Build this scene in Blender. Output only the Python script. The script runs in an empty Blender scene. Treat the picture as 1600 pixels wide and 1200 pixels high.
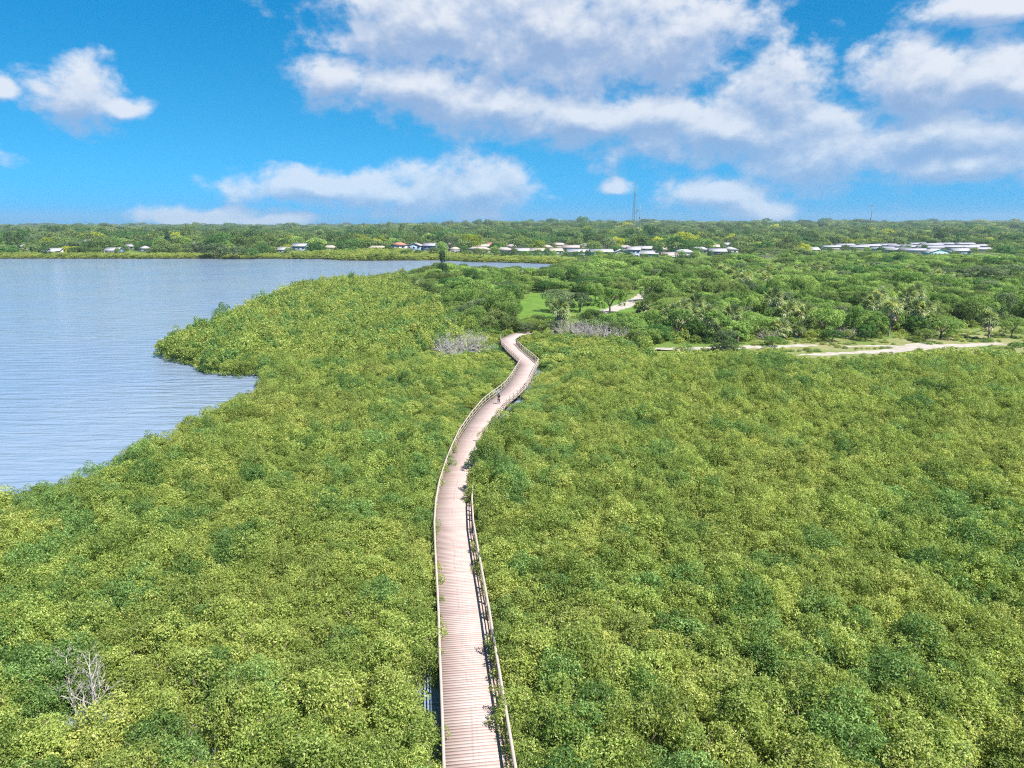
import bpy, math, random
import numpy as np
from mathutils import Vector, Matrix

rng = np.random.default_rng(11)
random.seed(11)
sc = bpy.context.scene
COL = sc.collection
R = math.radians
PI = math.pi

# ------------------------------------------------------------------ camera
CAM_H = 26.2
F = 1111.0                      # focal length in units of a 1600 px wide frame
HV = 348.0                      # height of the horizon in that frame
PITCH = math.atan((600 - HV) / F)
cam_d = bpy.data.cameras.new('camera')
cam = bpy.data.objects.new('camera', cam_d)
COL.objects.link(cam)
cam.location = (0, 0, CAM_H)
cam.rotation_euler = (PI / 2 - PITCH, 0, 0)
cam_d.sensor_width = 36
cam_d.lens = 36 * F / 1600
cam_d.clip_start = 0.5
cam_d.clip_end = 30000
sc.camera = cam
CP, SP = math.cos(PITCH), math.sin(PITCH)


def ray(u, v):
    a, b = (u - 800) / F, (600 - v) / F
    return a, CP + b * SP, -SP + b * CP          # x, y, z


def W(u, v, z=0.0):
    """ground point that the frame shows at (u, v) when it lies at height z"""
    x, y, dz = ray(u, v)
    t = (z - CAM_H) / dz
    return np.array((x * t, y * t))


def px_per_m(y):
    return F / (y / CP)


# ------------------------------------------------------------------ helpers
def tag(o, label=None, cat=None, group=None, kind=None):
    if label:
        o['label'] = label
    if cat:
        o['category'] = cat
    if group:
        o['group'] = group
    if kind:
        o['kind'] = kind
    return o


def link(o, parent=None):
    COL.objects.link(o)
    if parent is not None:
        o.parent = parent
    return o


def empty(name, loc, rz=0.0, s=1.0):
    o = bpy.data.objects.new(name, None)
    o.empty_display_size = 0.3
    o.location = loc
    o.rotation_euler = (0, 0, rz)
    o.scale = (s, s, s) if not isinstance(s, (tuple, list)) else s
    return link(o)


def mesh_np(name, V, Fq, mat=None, attr=None, smooth=False):
    """mesh from a vertex array and an (n, k) face array (k = 3 or 4) or list of such arrays"""
    if not isinstance(Fq, list):
        Fq = [Fq]
    Fq = [np.asarray(f, dtype=np.int32) for f in Fq if len(f)]
    me = bpy.data.meshes.new(name)
    V = np.asarray(V, dtype=np.float32)
    me.vertices.add(len(V))
    me.vertices.foreach_set('co', V.ravel())
    loops = np.concatenate([f.ravel() for f in Fq])
    tot = np.concatenate([np.full(len(f), f.shape[1], np.int32) for f in Fq])
    me.loops.add(len(loops))
    me.loops.foreach_set('vertex_index', loops)
    me.polygons.add(len(tot))
    st = np.concatenate(([0], np.cumsum(tot)[:-1])).astype(np.int32)
    me.polygons.foreach_set('loop_start', st)
    me.polygons.foreach_set('loop_total', tot)
    if smooth:
        me.polygons.foreach_set('use_smooth', np.ones(len(tot), bool))
    for k, a in (attr or {}).items():
        a = np.asarray(a, np.float32)
        dom = 'FACE' if len(a) == len(tot) and len(a) != len(V) else 'POINT'
        at = me.attributes.new(k, 'FLOAT', dom)
        at.data.foreach_set('value', a)
    if mat:
        me.materials.append(mat)
    me.update(calc_edges=True)
    return me


class MB:
    """collects boxes, tubes and quads into one mesh"""

    def __init__(self):
        self.v, self.q, self.t, self.n = [], [], [], 0

    def add(self, v, q=(), t=()):
        v = np.asarray(v, float).reshape(-1, 3)
        self.v.append(v)
        if len(q):
            self.q.append(np.asarray(q, int) + self.n)
        if len(t):
            self.t.append(np.asarray(t, int) + self.n)
        self.n += len(v)

    def hexa(self, p):      # 8 points: bottom ring 0-3, top ring 4-7
        self.add(p, [(3, 2, 1, 0), (4, 5, 6, 7), (0, 1, 5, 4), (1, 2, 6, 5), (2, 3, 7, 6), (3, 0, 4, 7)])

    def box(self, x0, x1, y0, y1, z0, z1):
        self.hexa([(x0, y0, z0), (x1, y0, z0), (x1, y1, z0), (x0, y1, z0),
                   (x0, y0, z1), (x1, y0, z1), (x1, y1, z1), (x0, y1, z1)])

    def tube(self, pts, rad, n=6, caps=True):
        pts = np.asarray(pts, float)
        k = len(pts)
        d = np.gradient(pts, axis=0)
        d /= np.linalg.norm(d, axis=1)[:, None] + 1e-9
        ref = np.array((0.0, 0, 1)) if abs(d[0][2]) < 0.9 else np.array((1.0, 0, 0))
        vs = []
        for i in range(k):
            a = np.cross(d[i], ref)
            a /= np.linalg.norm(a) + 1e-9
            b = np.cross(d[i], a)
            for j in range(n):
                w = 2 * PI * j / n
                vs.append(pts[i] + rad[i] * (math.cos(w) * a + math.sin(w) * b))
        q = [(i * n + j, i * n + (j + 1) % n, (i + 1) * n + (j + 1) % n, (i + 1) * n + j)
             for i in range(k - 1) for j in range(n)]
        t = []
        if caps:
            vs.append(pts[-1])
            t = [((k - 1) * n + j, (k - 1) * n + (j + 1) % n, k * n) for j in range(n)]
        self.add(vs, q, t)

    def mesh(self, name, mat=None, smooth=False):
        f = []
        if self.q:
            f.append(np.concatenate(self.q))
        if self.t:
            f.append(np.concatenate(self.t))
        return mesh_np(name, np.concatenate(self.v), f, mat, smooth=smooth)

    def build(self, name, mat=None, parent=None, smooth=False):
        return link(bpy.data.objects.new(name, self.mesh(name, mat, smooth)), parent)


def in_poly(P, poly):
    P = np.asarray(P, float)
    poly = np.asarray(poly, float)
    x, y = P[:, 0], P[:, 1]
    ins = np.zeros(len(P), bool)
    for (x0, y0), (x1, y1) in zip(poly, np.roll(poly, -1, 0)):
        c = (y0 > y) != (y1 > y)
        xi = (x1 - x0) * (y - y0) / ((y1 - y0) if y1 != y0 else 1e-9) + x0
        ins ^= c & (x < xi)
    return ins


def seg_dist(P, line, closed=False):
    P = np.asarray(P, float)
    line = np.asarray(line, float)
    B = np.roll(line, -1, 0) if closed else line[1:]
    A = line if closed else line[:-1]
    best = np.full(len(P), 1e12)
    for a, b in zip(A, B):
        ab = b - a
        t = np.clip(((P - a) @ ab) / (ab @ ab + 1e-12), 0, 1)
        best = np.minimum(best, np.sum((P - a - t[:, None] * ab) ** 2, 1))
    return np.sqrt(best)


def sdist(P, poly):
    d = seg_dist(P, poly, True)
    return np.where(in_poly(P, poly), d, -d)


def sstep(a, b, x):
    t = np.clip((x - a) / (b - a), 0, 1)
    return t * t * (3 - 2 * t)


# ------------------------------------------------------------------ materials
class NT:
    def __init__(self, tree):
        self.t = tree
        self.n = tree.nodes
        self.l = tree.links

    def node(self, kind, **kw):
        n = self.n.new(kind)
        ins = kw.pop('ins', {})
        for k, v in kw.items():
            setattr(n, k, v)
        for k, v in ins.items():
            s = n.inputs[k]
            if isinstance(v, bpy.types.NodeSocket):
                self.l.new(v, s)
            else:
                s.default_value = v
        return n

    def math(self, op, a, b=0.0, c=0.0, clamp=False):
        n = self.node('ShaderNodeMath', operation=op, use_clamp=clamp, ins={0: a, 1: b, 2: c})
        return n.outputs[0]

    def mix(self, f, a, b, blend='MIX'):
        n = self.node('ShaderNodeMix', data_type='RGBA', blend_type=blend, ins={0: f})
        for idx, v in ((6, a), (7, b)):
            if isinstance(v, bpy.types.NodeSocket):
                self.l.new(v, n.inputs[idx])
            else:
                n.inputs[idx].default_value = (*v[:3], 1)
        return n.outputs[2]

    def smooth(self, x, a, b, lo=0.0, hi=1.0):
        n = self.node('ShaderNodeMapRange', interpolation_type='SMOOTHSTEP', ins={0: x, 1: a, 2: b, 3: lo, 4: hi})
        return n.outputs[0]

    def noise(self, vec, scale, detail=2.0, rough=0.5, dist=0.0, dims='3D'):
        n = self.node('ShaderNodeTexNoise', noise_dimensions=dims,
                      ins={'Scale': scale, 'Detail': detail, 'Roughness': rough, 'Distortion': dist})
        if vec is not None:
            self.l.new(vec, n.inputs['Vector'])
        return n

    def vmath(self, op, a, b=(0, 0, 0)):
        n = self.node('ShaderNodeVectorMath', operation=op, ins={0: a, 1: b})
        return n.outputs[1] if op in ('LENGTH', 'DOT_PRODUCT', 'DISTANCE') else n.outputs[0]


def new_mat(name):
    m = bpy.data.materials.new(name)
    m.use_nodes = True
    t = NT(m.node_tree)
    p = m.node_tree.nodes['Principled BSDF']
    return m, t, p


def plain(name, col, rough=0.7, var=0.12, scale=2.0, metal=0.0, spec=0.4):
    m, t, p = new_mat(name)
    pos = t.node('ShaderNodeNewGeometry').outputs['Position']
    n = t.noise(pos, scale, 4, 0.6).outputs[0]
    c = t.mix(n, [x * (1 - var) for x in col], [min(1, x * (1 + var)) for x in col])
    t.l.new(c, p.inputs['Base Color'])
    p.inputs['Roughness'].default_value = rough
    p.inputs['Metallic'].default_value = metal
    p.inputs['Specular IOR Level'].default_value = spec
    return m


LEAF_GAIN = 1.62


def foliage(name, dark, mid, light, patch, patch_scale=0.08, patch_amt=0.6, trans=0.43, rough=0.5, spec=0.32, rnd=0.35):
    """leaf colours: a tint per leaf, a shift per plant and broad patches of another hue over the stand"""
    m, t, p = new_mat(name)
    dark, mid, light, patch = ([min(0.62, x * LEAF_GAIN) for x in c_] for c_ in (dark, mid, light, patch))
    geo = t.node('ShaderNodeNewGeometry')
    att = t.node('ShaderNodeAttribute', attribute_name='tint')
    inf = t.node('ShaderNodeObjectInfo')
    c = t.mix(t.smooth(att.outputs['Fac'], 0.0, 0.55), dark, mid)
    c = t.mix(t.smooth(att.outputs['Fac'], 0.5, 1.0), c, light)
    n = t.noise(geo.outputs['Position'], patch_scale, 3, 0.6).outputs[0]
    c = t.mix(t.math('MULTIPLY', t.smooth(n, 0.42, 0.68), patch_amt), c, patch)
    r = t.math('MULTIPLY_ADD', inf.outputs['Random'], 2 * rnd, 1 - rnd)
    c = t.mix(1.0, c, t.node('ShaderNodeCombineColor', ins={0: r, 1: t.math('MULTIPLY_ADD', r, 0.8, 0.2), 2: r}).outputs[0], 'MULTIPLY')
    t.l.new(c, p.inputs['Base Color'])
    p.inputs['Roughness'].default_value = rough
    p.inputs['Specular IOR Level'].default_value = spec
    tr = t.node('ShaderNodeBsdfTranslucent')
    t.l.new(t.mix(1.0, c, (1.15, 1.2, 0.55), 'MULTIPLY'), tr.inputs['Color'])
    ms = t.node('ShaderNodeMixShader', ins={0: trans})
    t.l.new(p.outputs[0], ms.inputs[1])
    t.l.new(tr.outputs[0], ms.inputs[2])
    t.l.new(ms.outputs[0], m.node_tree.nodes['Material Output'].inputs['Surface'])
    return m


M = {}
M['mangrove'] = foliage('mangrove_leaves', (0.080, 0.120, 0.026), (0.178, 0.232, 0.046), (0.355, 0.405, 0.125), (0.245, 0.26, 0.065), 0.07, 0.4)
M['mangrove_yellow'] = foliage('mangrove_leaves_yellow', (0.094, 0.125, 0.026), (0.212, 0.25, 0.052), (0.385, 0.41, 0.14), (0.26, 0.265, 0.075), 0.07, 0.35)
M['mangrove_dark'] = foliage('mangrove_leaves_dark', (0.045, 0.092, 0.026), (0.105, 0.178, 0.044), (0.25, 0.35, 0.115), (0.14, 0.19, 0.05), 0.07, 0.4)
M['leaf_bright'] = foliage('leaves_bright', (0.05, 0.105, 0.026), (0.14, 0.225, 0.052), (0.31, 0.40, 0.13), (0.21, 0.24, 0.07), 0.06, 0.4, rough=0.6, spec=0.18)
M['leaf_olive'] = foliage('leaves_olive', (0.05, 0.085, 0.022), (0.11, 0.155, 0.042), (0.21, 0.26, 0.09), (0.14, 0.16, 0.06), 0.06, 0.4, rough=0.6, spec=0.18)
M['leaf_dark'] = foliage('leaves_dark', (0.022, 0.06, 0.018), (0.055, 0.125, 0.030), (0.12, 0.21, 0.055), (0.08, 0.13, 0.035), 0.06, 0.4, rough=0.6, spec=0.18)
M['leaf_yellow'] = foliage('leaves_yellow', (0.12, 0.14, 0.018), (0.26, 0.28, 0.028), (0.38, 0.38, 0.05), (0.24, 0.28, 0.04), 0.06, 0.4, rough=0.6, spec=0.18)
M['leaf_grey'] = foliage('leaves_grey', (0.05, 0.08, 0.04), (0.10, 0.135, 0.065), (0.18, 0.22, 0.12), (0.12, 0.15, 0.08), 0.06, 0.4, rough=0.6, spec=0.18)
M['leaf_pine'] = foliage('needles_dark', (0.010, 0.028, 0.014), (0.022, 0.052, 0.022), (0.055, 0.095, 0.038), (0.03, 0.055, 0.022), 0.06, 0.4, trans=0.1, spec=0.15)
M['far'] = foliage('leaves_far_woods', (0.03, 0.065, 0.024), (0.08, 0.13, 0.04), (0.18, 0.23, 0.085), (0.15, 0.16, 0.06), 0.012, 0.5, rnd=0.5, rough=0.6, spec=0.18)
M['palm_green'] = foliage('palm_fronds', (0.06, 0.09, 0.04), (0.19, 0.23, 0.10), (0.40, 0.42, 0.25), (0.3, 0.31, 0.17), 0.3, 0.3)
M['palm_dead'] = foliage('palm_fronds_dry', (0.10, 0.07, 0.04), (0.22, 0.17, 0.10), (0.36, 0.30, 0.2), (0.3, 0.24, 0.15), 0.3, 0.3, trans=0.1)
M['bark'] = plain('bark', (0.16, 0.125, 0.095), 0.9, 0.35, 6)
M['palm_bark'] = plain('palm_bark', (0.27, 0.235, 0.19), 0.9, 0.3, 5)
M['deadwood'] = plain('dead_wood', (0.43, 0.385, 0.35), 0.85, 0.3, 5)
M['dead_twig'] = plain('dead_twig', (0.37, 0.335, 0.31), 0.9, 0.3, 3)
M['wood_post'] = plain('weathered_posts', (0.30, 0.235, 0.19), 0.85, 0.25, 7)
M['wood_cap'] = plain('weathered_rails', (0.44, 0.36, 0.31), 0.8, 0.2, 4)
M['wood_rail'] = plain('weathered_side_rails', (0.38, 0.31, 0.25), 0.8, 0.2, 4)
M['glass'] = plain('window_glass', (0.04, 0.055, 0.075), 0.12, 0.1, 1, spec=0.6)
M['steel'] = plain('painted_steel', (0.16, 0.21, 0.25), 0.5, 0.1, 1)


def deck_mat():
    m, t, p = new_mat('deck_boards')
    pos = t.node('ShaderNodeNewGeometry').outputs['Position']
    att = t.node('ShaderNodeAttribute', attribute_name='tint')
    lat = t.node('ShaderNodeAttribute', attribute_name='across')
    c = t.mix(att.outputs['Fac'], (0.425, 0.312, 0.28), (0.545, 0.42, 0.378))
    n = t.noise(pos, 0.5, 5, 0.65).outputs[0]
    c = t.mix(t.smooth(n, 0.35, 0.75, 0.0, 0.35), c, (0.40, 0.28, 0.25))
    # worn wheel tracks: meandering streaks along the walk
    n2 = t.noise(pos, 0.25, 3, 0.5).outputs[0]
    for off, wd, k in ((-0.06, 0.012, 0.4), (0.10, 0.008, 0.3), (0.02, 0.006, 0.35)):
        x = t.math('ADD', t.math('MULTIPLY_ADD', n2, 0.22, -0.11), lat.outputs['Fac'])
        x = t.math('ABSOLUTE', t.math('SUBTRACT', x, off))
        n3 = t.noise(pos, 0.7, 4, 0.6).outputs[0]
        f = t.math('MULTIPLY', t.smooth(x, 0.0, wd * 2.5, k, 0.0), t.smooth(n3, 0.38, 0.6))
        c = t.mix(f, c, (0.25, 0.185, 0.175))
    t.l.new(c, p.inputs['Base Color'])
    p.inputs['Roughness'].default_value = 0.8
    p.inputs['Specular IOR Level'].default_value = 0.25
    return m


M['deck'] = deck_mat()


def water_mat():
    m, t, p = new_mat('bay_water')
    pos = t.node('ShaderNodeNewGeometry').outputs['Position']
    n = t.noise(pos, 0.012, 4, 0.6).outputs[0]
    c = t.mix(t.smooth(n, 0.35, 0.65), (0.19, 0.255, 0.36), (0.22, 0.275, 0.345))
    t.l.new(c, p.inputs['Base Color'])
    p.inputs['Roughness'].default_value = 0.10
    p.inputs['IOR'].default_value = 1.33
    mp = t.node('ShaderNodeMapping', ins={'Rotation': (0, 0, R(-10)), 'Scale': (0.22, 1.0, 1.0)})
    t.l.new(pos, mp.inputs['Vector'])
    w1 = t.noise(mp.outputs[0], 0.62, 3, 0.5, 0.3).outputs[0]
    mp2 = t.node('ShaderNodeMapping', ins={'Rotation': (0, 0, R(14)), 'Scale': (0.35, 1.0, 1.0)})
    t.l.new(pos, mp2.inputs['Vector'])
    w2 = t.noise(mp2.outputs[0], 1.9, 3, 0.6).outputs[0]
    gust = t.noise(pos, 0.02, 3, 0.6).outputs[0]
    h = t.math('ADD', t.math('MULTIPLY', w1, 1.0), t.math('MULTIPLY', w2, 0.24))
    h = t.math('MULTIPLY', h, t.smooth(gust, 0.25, 0.75, 0.5, 1.15))
    b = t.node('ShaderNodeBump', ins={'Strength': 1.0, 'Distance': 0.85})
    t.l.new(h, b.inputs['Height'])
    t.l.new(b.outputs[0], p.inputs['Normal'])
    return m


M['water'] = water_mat()


def ground_mat():
    m, t, p = new_mat('scrub_ground')
    pos = t.node('ShaderNodeNewGeometry').outputs['Position']
    z = t.node('ShaderNodeSeparateXYZ', ins={0: pos}).outputs[2]
    n = t.noise(pos, 0.05, 5, 0.65).outputs[0]
    n2 = t.noise(pos, 0.9, 4, 0.7).outputs[0]
    g = t.mix(n2, (0.075, 0.13, 0.025), (0.16, 0.22, 0.05))
    s = t.mix(n2, (0.22, 0.19, 0.10), (0.33, 0.29, 0.19))
    c = t.mix(t.smooth(n, 0.56, 0.74), g, s)
    mud = t.mix(n2, (0.035, 0.03, 0.022), (0.07, 0.055, 0.04))
    c = t.mix(t.smooth(z, 0.15, 0.6), mud, c)
    t.l.new(c, p.inputs['Base Color'])
    p.inputs['Roughness'].default_value = 0.95
    p.inputs['Specular IOR Level'].default_value = 0.1
    return m


M['ground'] = ground_mat()


def two_tone(name, a, b, scale, rough=0.95):
    m, t, p = new_mat(name)
    pos = t.node('ShaderNodeNewGeometry').outputs['Position']
    n = t.noise(pos, scale, 6, 0.7).outputs[0]
    c = t.mix(t.smooth(n, 0.32, 0.68), a, b)
    t.l.new(c, p.inputs['Base Color'])
    p.inputs['Roughness'].default_value = rough
    p.inputs['Specular IOR Level'].default_value = 0.1
    return m


M['lawn'] = two_tone('lawn_grass', (0.08, 0.165, 0.022), (0.14, 0.22, 0.04), 0.4)
M['dry_grass'] = two_tone('dry_grass', (0.13, 0.185, 0.04), (0.27, 0.245, 0.12), 0.11)
M['sand'] = two_tone('pale_sand', (0.33, 0.285, 0.235), (0.45, 0.40, 0.355), 0.5)

# ------------------------------------------------------------------ the plan of the place
walk_pairs = [  # (v, u of left rail cap, u of right rail cap)
    (1320, 699.0, 824.0), (1200, 694.0, 809.3), (1100, 690.5, 792.0), (1016, 687.0, 776.4), (961, 685.5, 767.6),
    (920, 683.5, 759.5), (859, 680.2, 747.0), (815, 678.6, 739.5)]
ZC = 2.27      # height of the rail caps
DECK = 1.2
HW = 1.6
left_pts = [W(l, v, ZC) for v, l, r in walk_pairs]
left_far = [(681, 780), (686.5, 750), (696, 720), (706, 695), (718, 670), (737, 643), (754, 623), (767, 612.5), (780, 603.5),
            (790, 595), (798, 585), (806, 572), (813.6, 560.5)]
left_pts += [W(u, v, ZC) for u, v in left_far]
left_turn = [(801.3, 549.3), (790.5, 539.5), (782.5, 530.0), (782.5, 521.5), (800, 513.5), (824, 511)]
left_pts += [W(u, v, ZC) for u, v in left_turn]
left_pts = np.array(left_pts)


def resample(P, step):
    P = np.asarray(P, float)
    s = np.concatenate(([0], np.cumsum(np.linalg.norm(np.diff(P, axis=0), axis=1))))
    n = max(2, int(s[-1] / step) + 1)
    q = np.linspace(0, s[-1], n)
    return np.stack([np.interp(q, s, P[:, k]) for k in range(P.shape[1])], 1)


def offset(P, d):
    """parallel polyline at distance d to the right, with mitred corners"""
    P = np.asarray(P, float)
    t = np.diff(P, axis=0)
    t /= np.linalg.norm(t, axis=1)[:, None]
    nr = np.stack([t[:, 1], -t[:, 0]], 1)
    out = []
    for i in range(len(P)):
        a = nr[max(i - 1, 0)]
        b = nr[min(i, len(nr) - 1)]
        m = a + b
        m /= np.linalg.norm(m) + 1e-9
        out.append(P[i] + m * d / max(0.45, m @ a))
    return np.array(out)


right_pts = offset(left_pts, 2 * HW)
mid_pts = offset(left_pts, HW)

water_px = [(-260, 800, 3.2), (0, 744, 3.2), (60, 739, 3.2), (130, 722, 3.2), (200, 683, 3.2), (250, 661, 3.2), (300, 634, 3.2), (350, 617, 3.2),
            (403, 606, 3.0), (412, 594, 0), (370, 589.5, 0), (322, 586.5, 0), (300, 573, 0), (262, 563, 0), (226, 554, 0),
            (232, 541, 2.6), (274, 518, 3.2), (336, 494, 3.4), (388, 474, 3.4), (444, 452, 3.4), (500, 438, 3.4), (560, 434, 3.6),
            (620, 427, 4.0), (680, 424, 4.5), (760, 430, 7), (880, 428, 7), (905, 418, 1), (875, 413, 0), (800, 410.5, 0), (750, 410, 0),
            (690, 406.8, 0), (640, 407, 0), (600, 407.5, 0), (537, 407, 0), (500, 405, 0), (400, 404.2, 0), (200, 404.4, 0), (0, 404, 0), (-150, 404.6, 0)]
water_poly = np.array([W(u, v, z) for u, v, z in water_px] + [(-1800, 560), (-1800, -60), (-170, -60)])
upland_px = [(618, 437, 3), (650, 470, 2), (690, 505, 1.5), (730, 524, 1), (786, 522, 1), (806, 524, 1), (835, 533, 1), (930, 533, 1),
             (1000, 545, 1), (1040, 556, 1), (1180, 560, 1), (1250, 574, 1), (1400, 574, 1), (1500, 564, 1), (1600, 564, 1), (1800, 564, 1),
             (2100, 470, 1), (2100, 402, 1), (1500, 402, 1), (900, 402, 1), (905, 418, 1), (880, 426, 1), (760, 427, 1), (680, 422, 1), (640, 424, 1)]
upland_poly = np.array([W(u, v, z) for u, v, z in upland_px])
far_poly = np.array([(-9000, 562), (-1800, 562)] + [W(u, v, 0) for u, v, z in reversed(water_px[26:])] +
                    [W(905, 402, 1), W(2100, 402, 1), (3000, 560), (9000, 560), (9000, 12000), (-9000, 12000)])


def terrain_z(P):
    P = np.atleast_2d(np.asarray(P, float))
    zu = sstep(-4, 7, sdist(P, upland_poly)) * 1.0
    zf = sstep(-3, 10, sdist(P, far_poly)) * 1.3
    z = np.maximum(zu, zf)
    sw = sdist(P, water_poly)
    base = np.where(sw > 0, -0.25 - np.minimum(sw * 0.05, 1.5), -0.25)
    x, y = P[:, 0], P[:, 1]
    rise = 13.0 * sstep(900, 2600, y) * sstep(-0.30, 0.12, x / np.maximum(y, 1))
    return base * (1 - z) + z + z * rise


def flatz(u, v, z=1.0):
    return W(u, v, z)


# ------------------------------------------------------------------ ground and water
def grid_axis(parts):
    return np.unique(np.concatenate([np.linspace(a, b, n) for a, b, n in parts]))


gx = grid_axis([(-5500, -1500, 12), (-1500, -500, 30), (-500, -150, 60), (-150, 150, 110), (150, 500, 60), (500, 1500, 30), (1500, 5500, 12)])
gy = grid_axis([(-300, 0, 8), (0, 330, 130), (330, 620, 90), (620, 1400, 30), (1400, 4000, 24), (4000, 6000, 8)])
GX, GY = np.meshgrid(gx, gy)
GP = np.stack([GX.ravel(), GY.ravel()], 1)
GZ = terrain_z(GP)
nx, ny = len(gx), len(gy)
ii = (np.arange(ny - 1)[:, None] * nx + np.arange(nx - 1)[None]).ravel()
ground = link(bpy.data.objects.new('ground', mesh_np('ground', np.column_stack([GP, GZ]), np.stack([ii, ii + 1, ii + nx + 1, ii + nx], 1), M['ground'], smooth=True)))
tag(ground, kind='structure')
mb = MB()
mb.add([(-5500, -300, 0), (900, -300, 0), (900, 640, 0), (-5500, 640, 0)], [(0, 1, 2, 3)])
tag(mb.build('water', M['water']), kind='structure')


def patch(name, px, mat, z=1.006, kind='structure'):
    """a sheet cut to an outline and laid on the flat upland"""
    P = np.array([flatz(u, v) for u, v in px])
    P = resample(np.vstack([P, P[:1]]), 2.0)[:-1]
    P += rng.normal(0, 0.35, P.shape)
    c = P.mean(0)
    bm_v = np.column_stack([np.vstack([P, c]), np.full(len(P) + 1, z)])
    n = len(P)
    f = [(i, (i + 1) % n, n) for i in range(n)]
    o = link(bpy.data.objects.new(name, mesh_np(name, bm_v, np.array(f), mat)))
    return tag(o, kind=kind)


def strip(name, px, widths, mat, z=1.012):
    P = np.array([flatz(u, v) for u, v in px])
    w = np.column_stack([P, widths])
    w = resample(w, 1.5)
    t = np.gradient(w[:, :2], axis=0)
    t /= np.linalg.norm(t, axis=1)[:, None]
    nr = np.stack([t[:, 1], -t[:, 0]], 1)
    k = len(w)
    h = w[:, 2:3] / 2
    L = w[:, :2] - nr * (h + rng.normal(0, 0.45, (k, 1)))
    Rr = w[:, :2] + nr * (h + rng.normal(0, 0.45, (k, 1)))
    V = np.column_stack([np.vstack([L, Rr]), np.full(2 * k, z)])
    f = [(i, k + i, k + i + 1, i + 1) for i in range(k - 1)]
    return tag(link(bpy.data.objects.new(name, mesh_np(name, V, np.array(f), mat))), kind='structure')


lawn_px = [(806, 505), (812, 472), (826, 460), (868, 457), (930, 462), (985, 470), (1012, 474), (1010, 494), (960, 500), (900, 502), (850, 503)]
patch('lawn', lawn_px, M['lawn'])
verge_px = [(1170, 556), (1175, 531), (1300, 530), (1390, 530), (1400, 522), (1440, 524), (1480, 514), (1600, 510), (1660, 512), (1660, 556), (1560, 556), (1480, 560), (1400, 570), (1300, 574), (1230, 566)]
patch('grass_verge', verge_px, M['dry_grass'])
strip('sand_path', [(1015, 545), (1060, 545), (1130, 543.5), (1215, 541.5), (1275, 539.5)], [2.5, 3.6, 4, 3, 1.5], M['sand'], 1.014)
strip('sand_path', [(1235, 555), (1290, 553), (1345, 551), (1400, 548), (1430, 543), (1480, 540.5), (1520, 539), (1565, 536.5)], [1.4, 2.2, 2.8, 3.8, 5.5, 3.4, 3.0, 2.2], M['sand'], 1.018)
strip('sand_path', [(1322, 541.5), (1370, 541.0), (1420, 541.5)], [1.5, 2.4, 3.0], M['sand'], 1.022)
strip('sand_path', [(1425, 541), (1445, 535), (1462, 531)], [3.0, 2.0, 1.2], M['sand'], 1.026)
strip('sand_path', [(903, 491.5), (935, 489.5), (965, 482), (985, 474), (1000, 465.5), (1012, 455), (1030, 446)], [3, 4.2, 5.5, 6, 5, 3.5, 3], M['sand'], 1.014)
strip('dirt_road', [(1500, 446.5), (1560, 446), (1640, 446)], [5, 6, 6], M['sand'], 1.014)

# ------------------------------------------------------------------ foliage prototypes (meshes only)


def leaf_mesh(name, P, N, L, Wd, tint, mat):
    n = len(P)
    N = N / (np.linalg.norm(N, axis=1)[:, None] + 1e-9)
    T = rng.normal(size=(n, 3))
    T -= N * np.sum(T * N, 1)[:, None]
    T /= np.linalg.norm(T, axis=1)[:, None] + 1e-9
    B = np.cross(N, T)
    L = L[:, None] / 2
    Wd = Wd[:, None] / 2
    V = np.stack([P - T * L, P + B * Wd + N * Wd * 0.3, P + T * L, P - B * Wd + N * Wd * 0.3], 1).reshape(-1, 3)
    Fq = np.arange(4 * n).reshape(n, 4)
    return mesh_np(name, V, Fq, mat, {'tint': tint})


def crown(name, lobes, n, leaf, mat, zmin=-0.45, up=0.45, jit=0.8, depth=0.3, keep=0.72, aspect=0.5):
    """leaves spread through a shell over a cluster of lobes [(centre, radii)]"""
    C = np.array([c for c, r in lobes], float)
    Rr = np.array([np.broadcast_to(r, 3) for c, r in lobes], float)
    wgt = (Rr.prod(1)) ** (2 / 3)
    k = rng.choice(len(lobes), size=int(n * 2.2), p=wgt / wgt.sum())
    D = rng.normal(size=(len(k), 3))
    D /= np.linalg.norm(D, axis=1)[:, None]
    ok = D[:, 2] > zmin
    k, D = k[ok], D[ok]
    rf = 1.04 - depth * rng.random(len(k)) ** 1.6
    P = C[k] + D * Rr[k] * rf[:, None]
    q = np.min(np.linalg.norm((P[:, None] - C[None]) / Rr[None], axis=2), axis=1)
    ok = q > keep
    k, D, P, rf = k[ok][:n], D[ok][:n], P[ok][:n], rf[ok][:n]
    N = D * 0.7 + np.array((0, 0, up)) + rng.normal(0, jit * 0.6, D.shape)
    m = len(P)
    ll = leaf * rng.uniform(0.65, 1.3, m)
    lobe_t = rng.uniform(-0.16, 0.16, len(lobes))
    tint = np.clip(rng.beta(2.0, 2.4, m) + lobe_t[k], 0, 1)
    return leaf_mesh(name, P, N, ll, ll * aspect, tint, mat)


def dome_lobes(Rx, z0, h, n, r, top=0.0):
    out = []
    for i in range(n):
        a = i * 2.399963 + rng.uniform(-0.4, 0.4)
        f = math.sqrt((i + 0.5) / n)
        x, y = Rx * f * math.cos(a), Rx * f * math.sin(a)
        z = z0 + h * math.sqrt(max(0.0, 1 - 0.85 * f * f)) + rng.uniform(-0.14, 0.14) * h
        rr = r * rng.uniform(0.75, 1.25)
        out.append(((x, y, z), (rr, rr, rr * rng.uniform(0.75, 0.95))))
    return out


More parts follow.
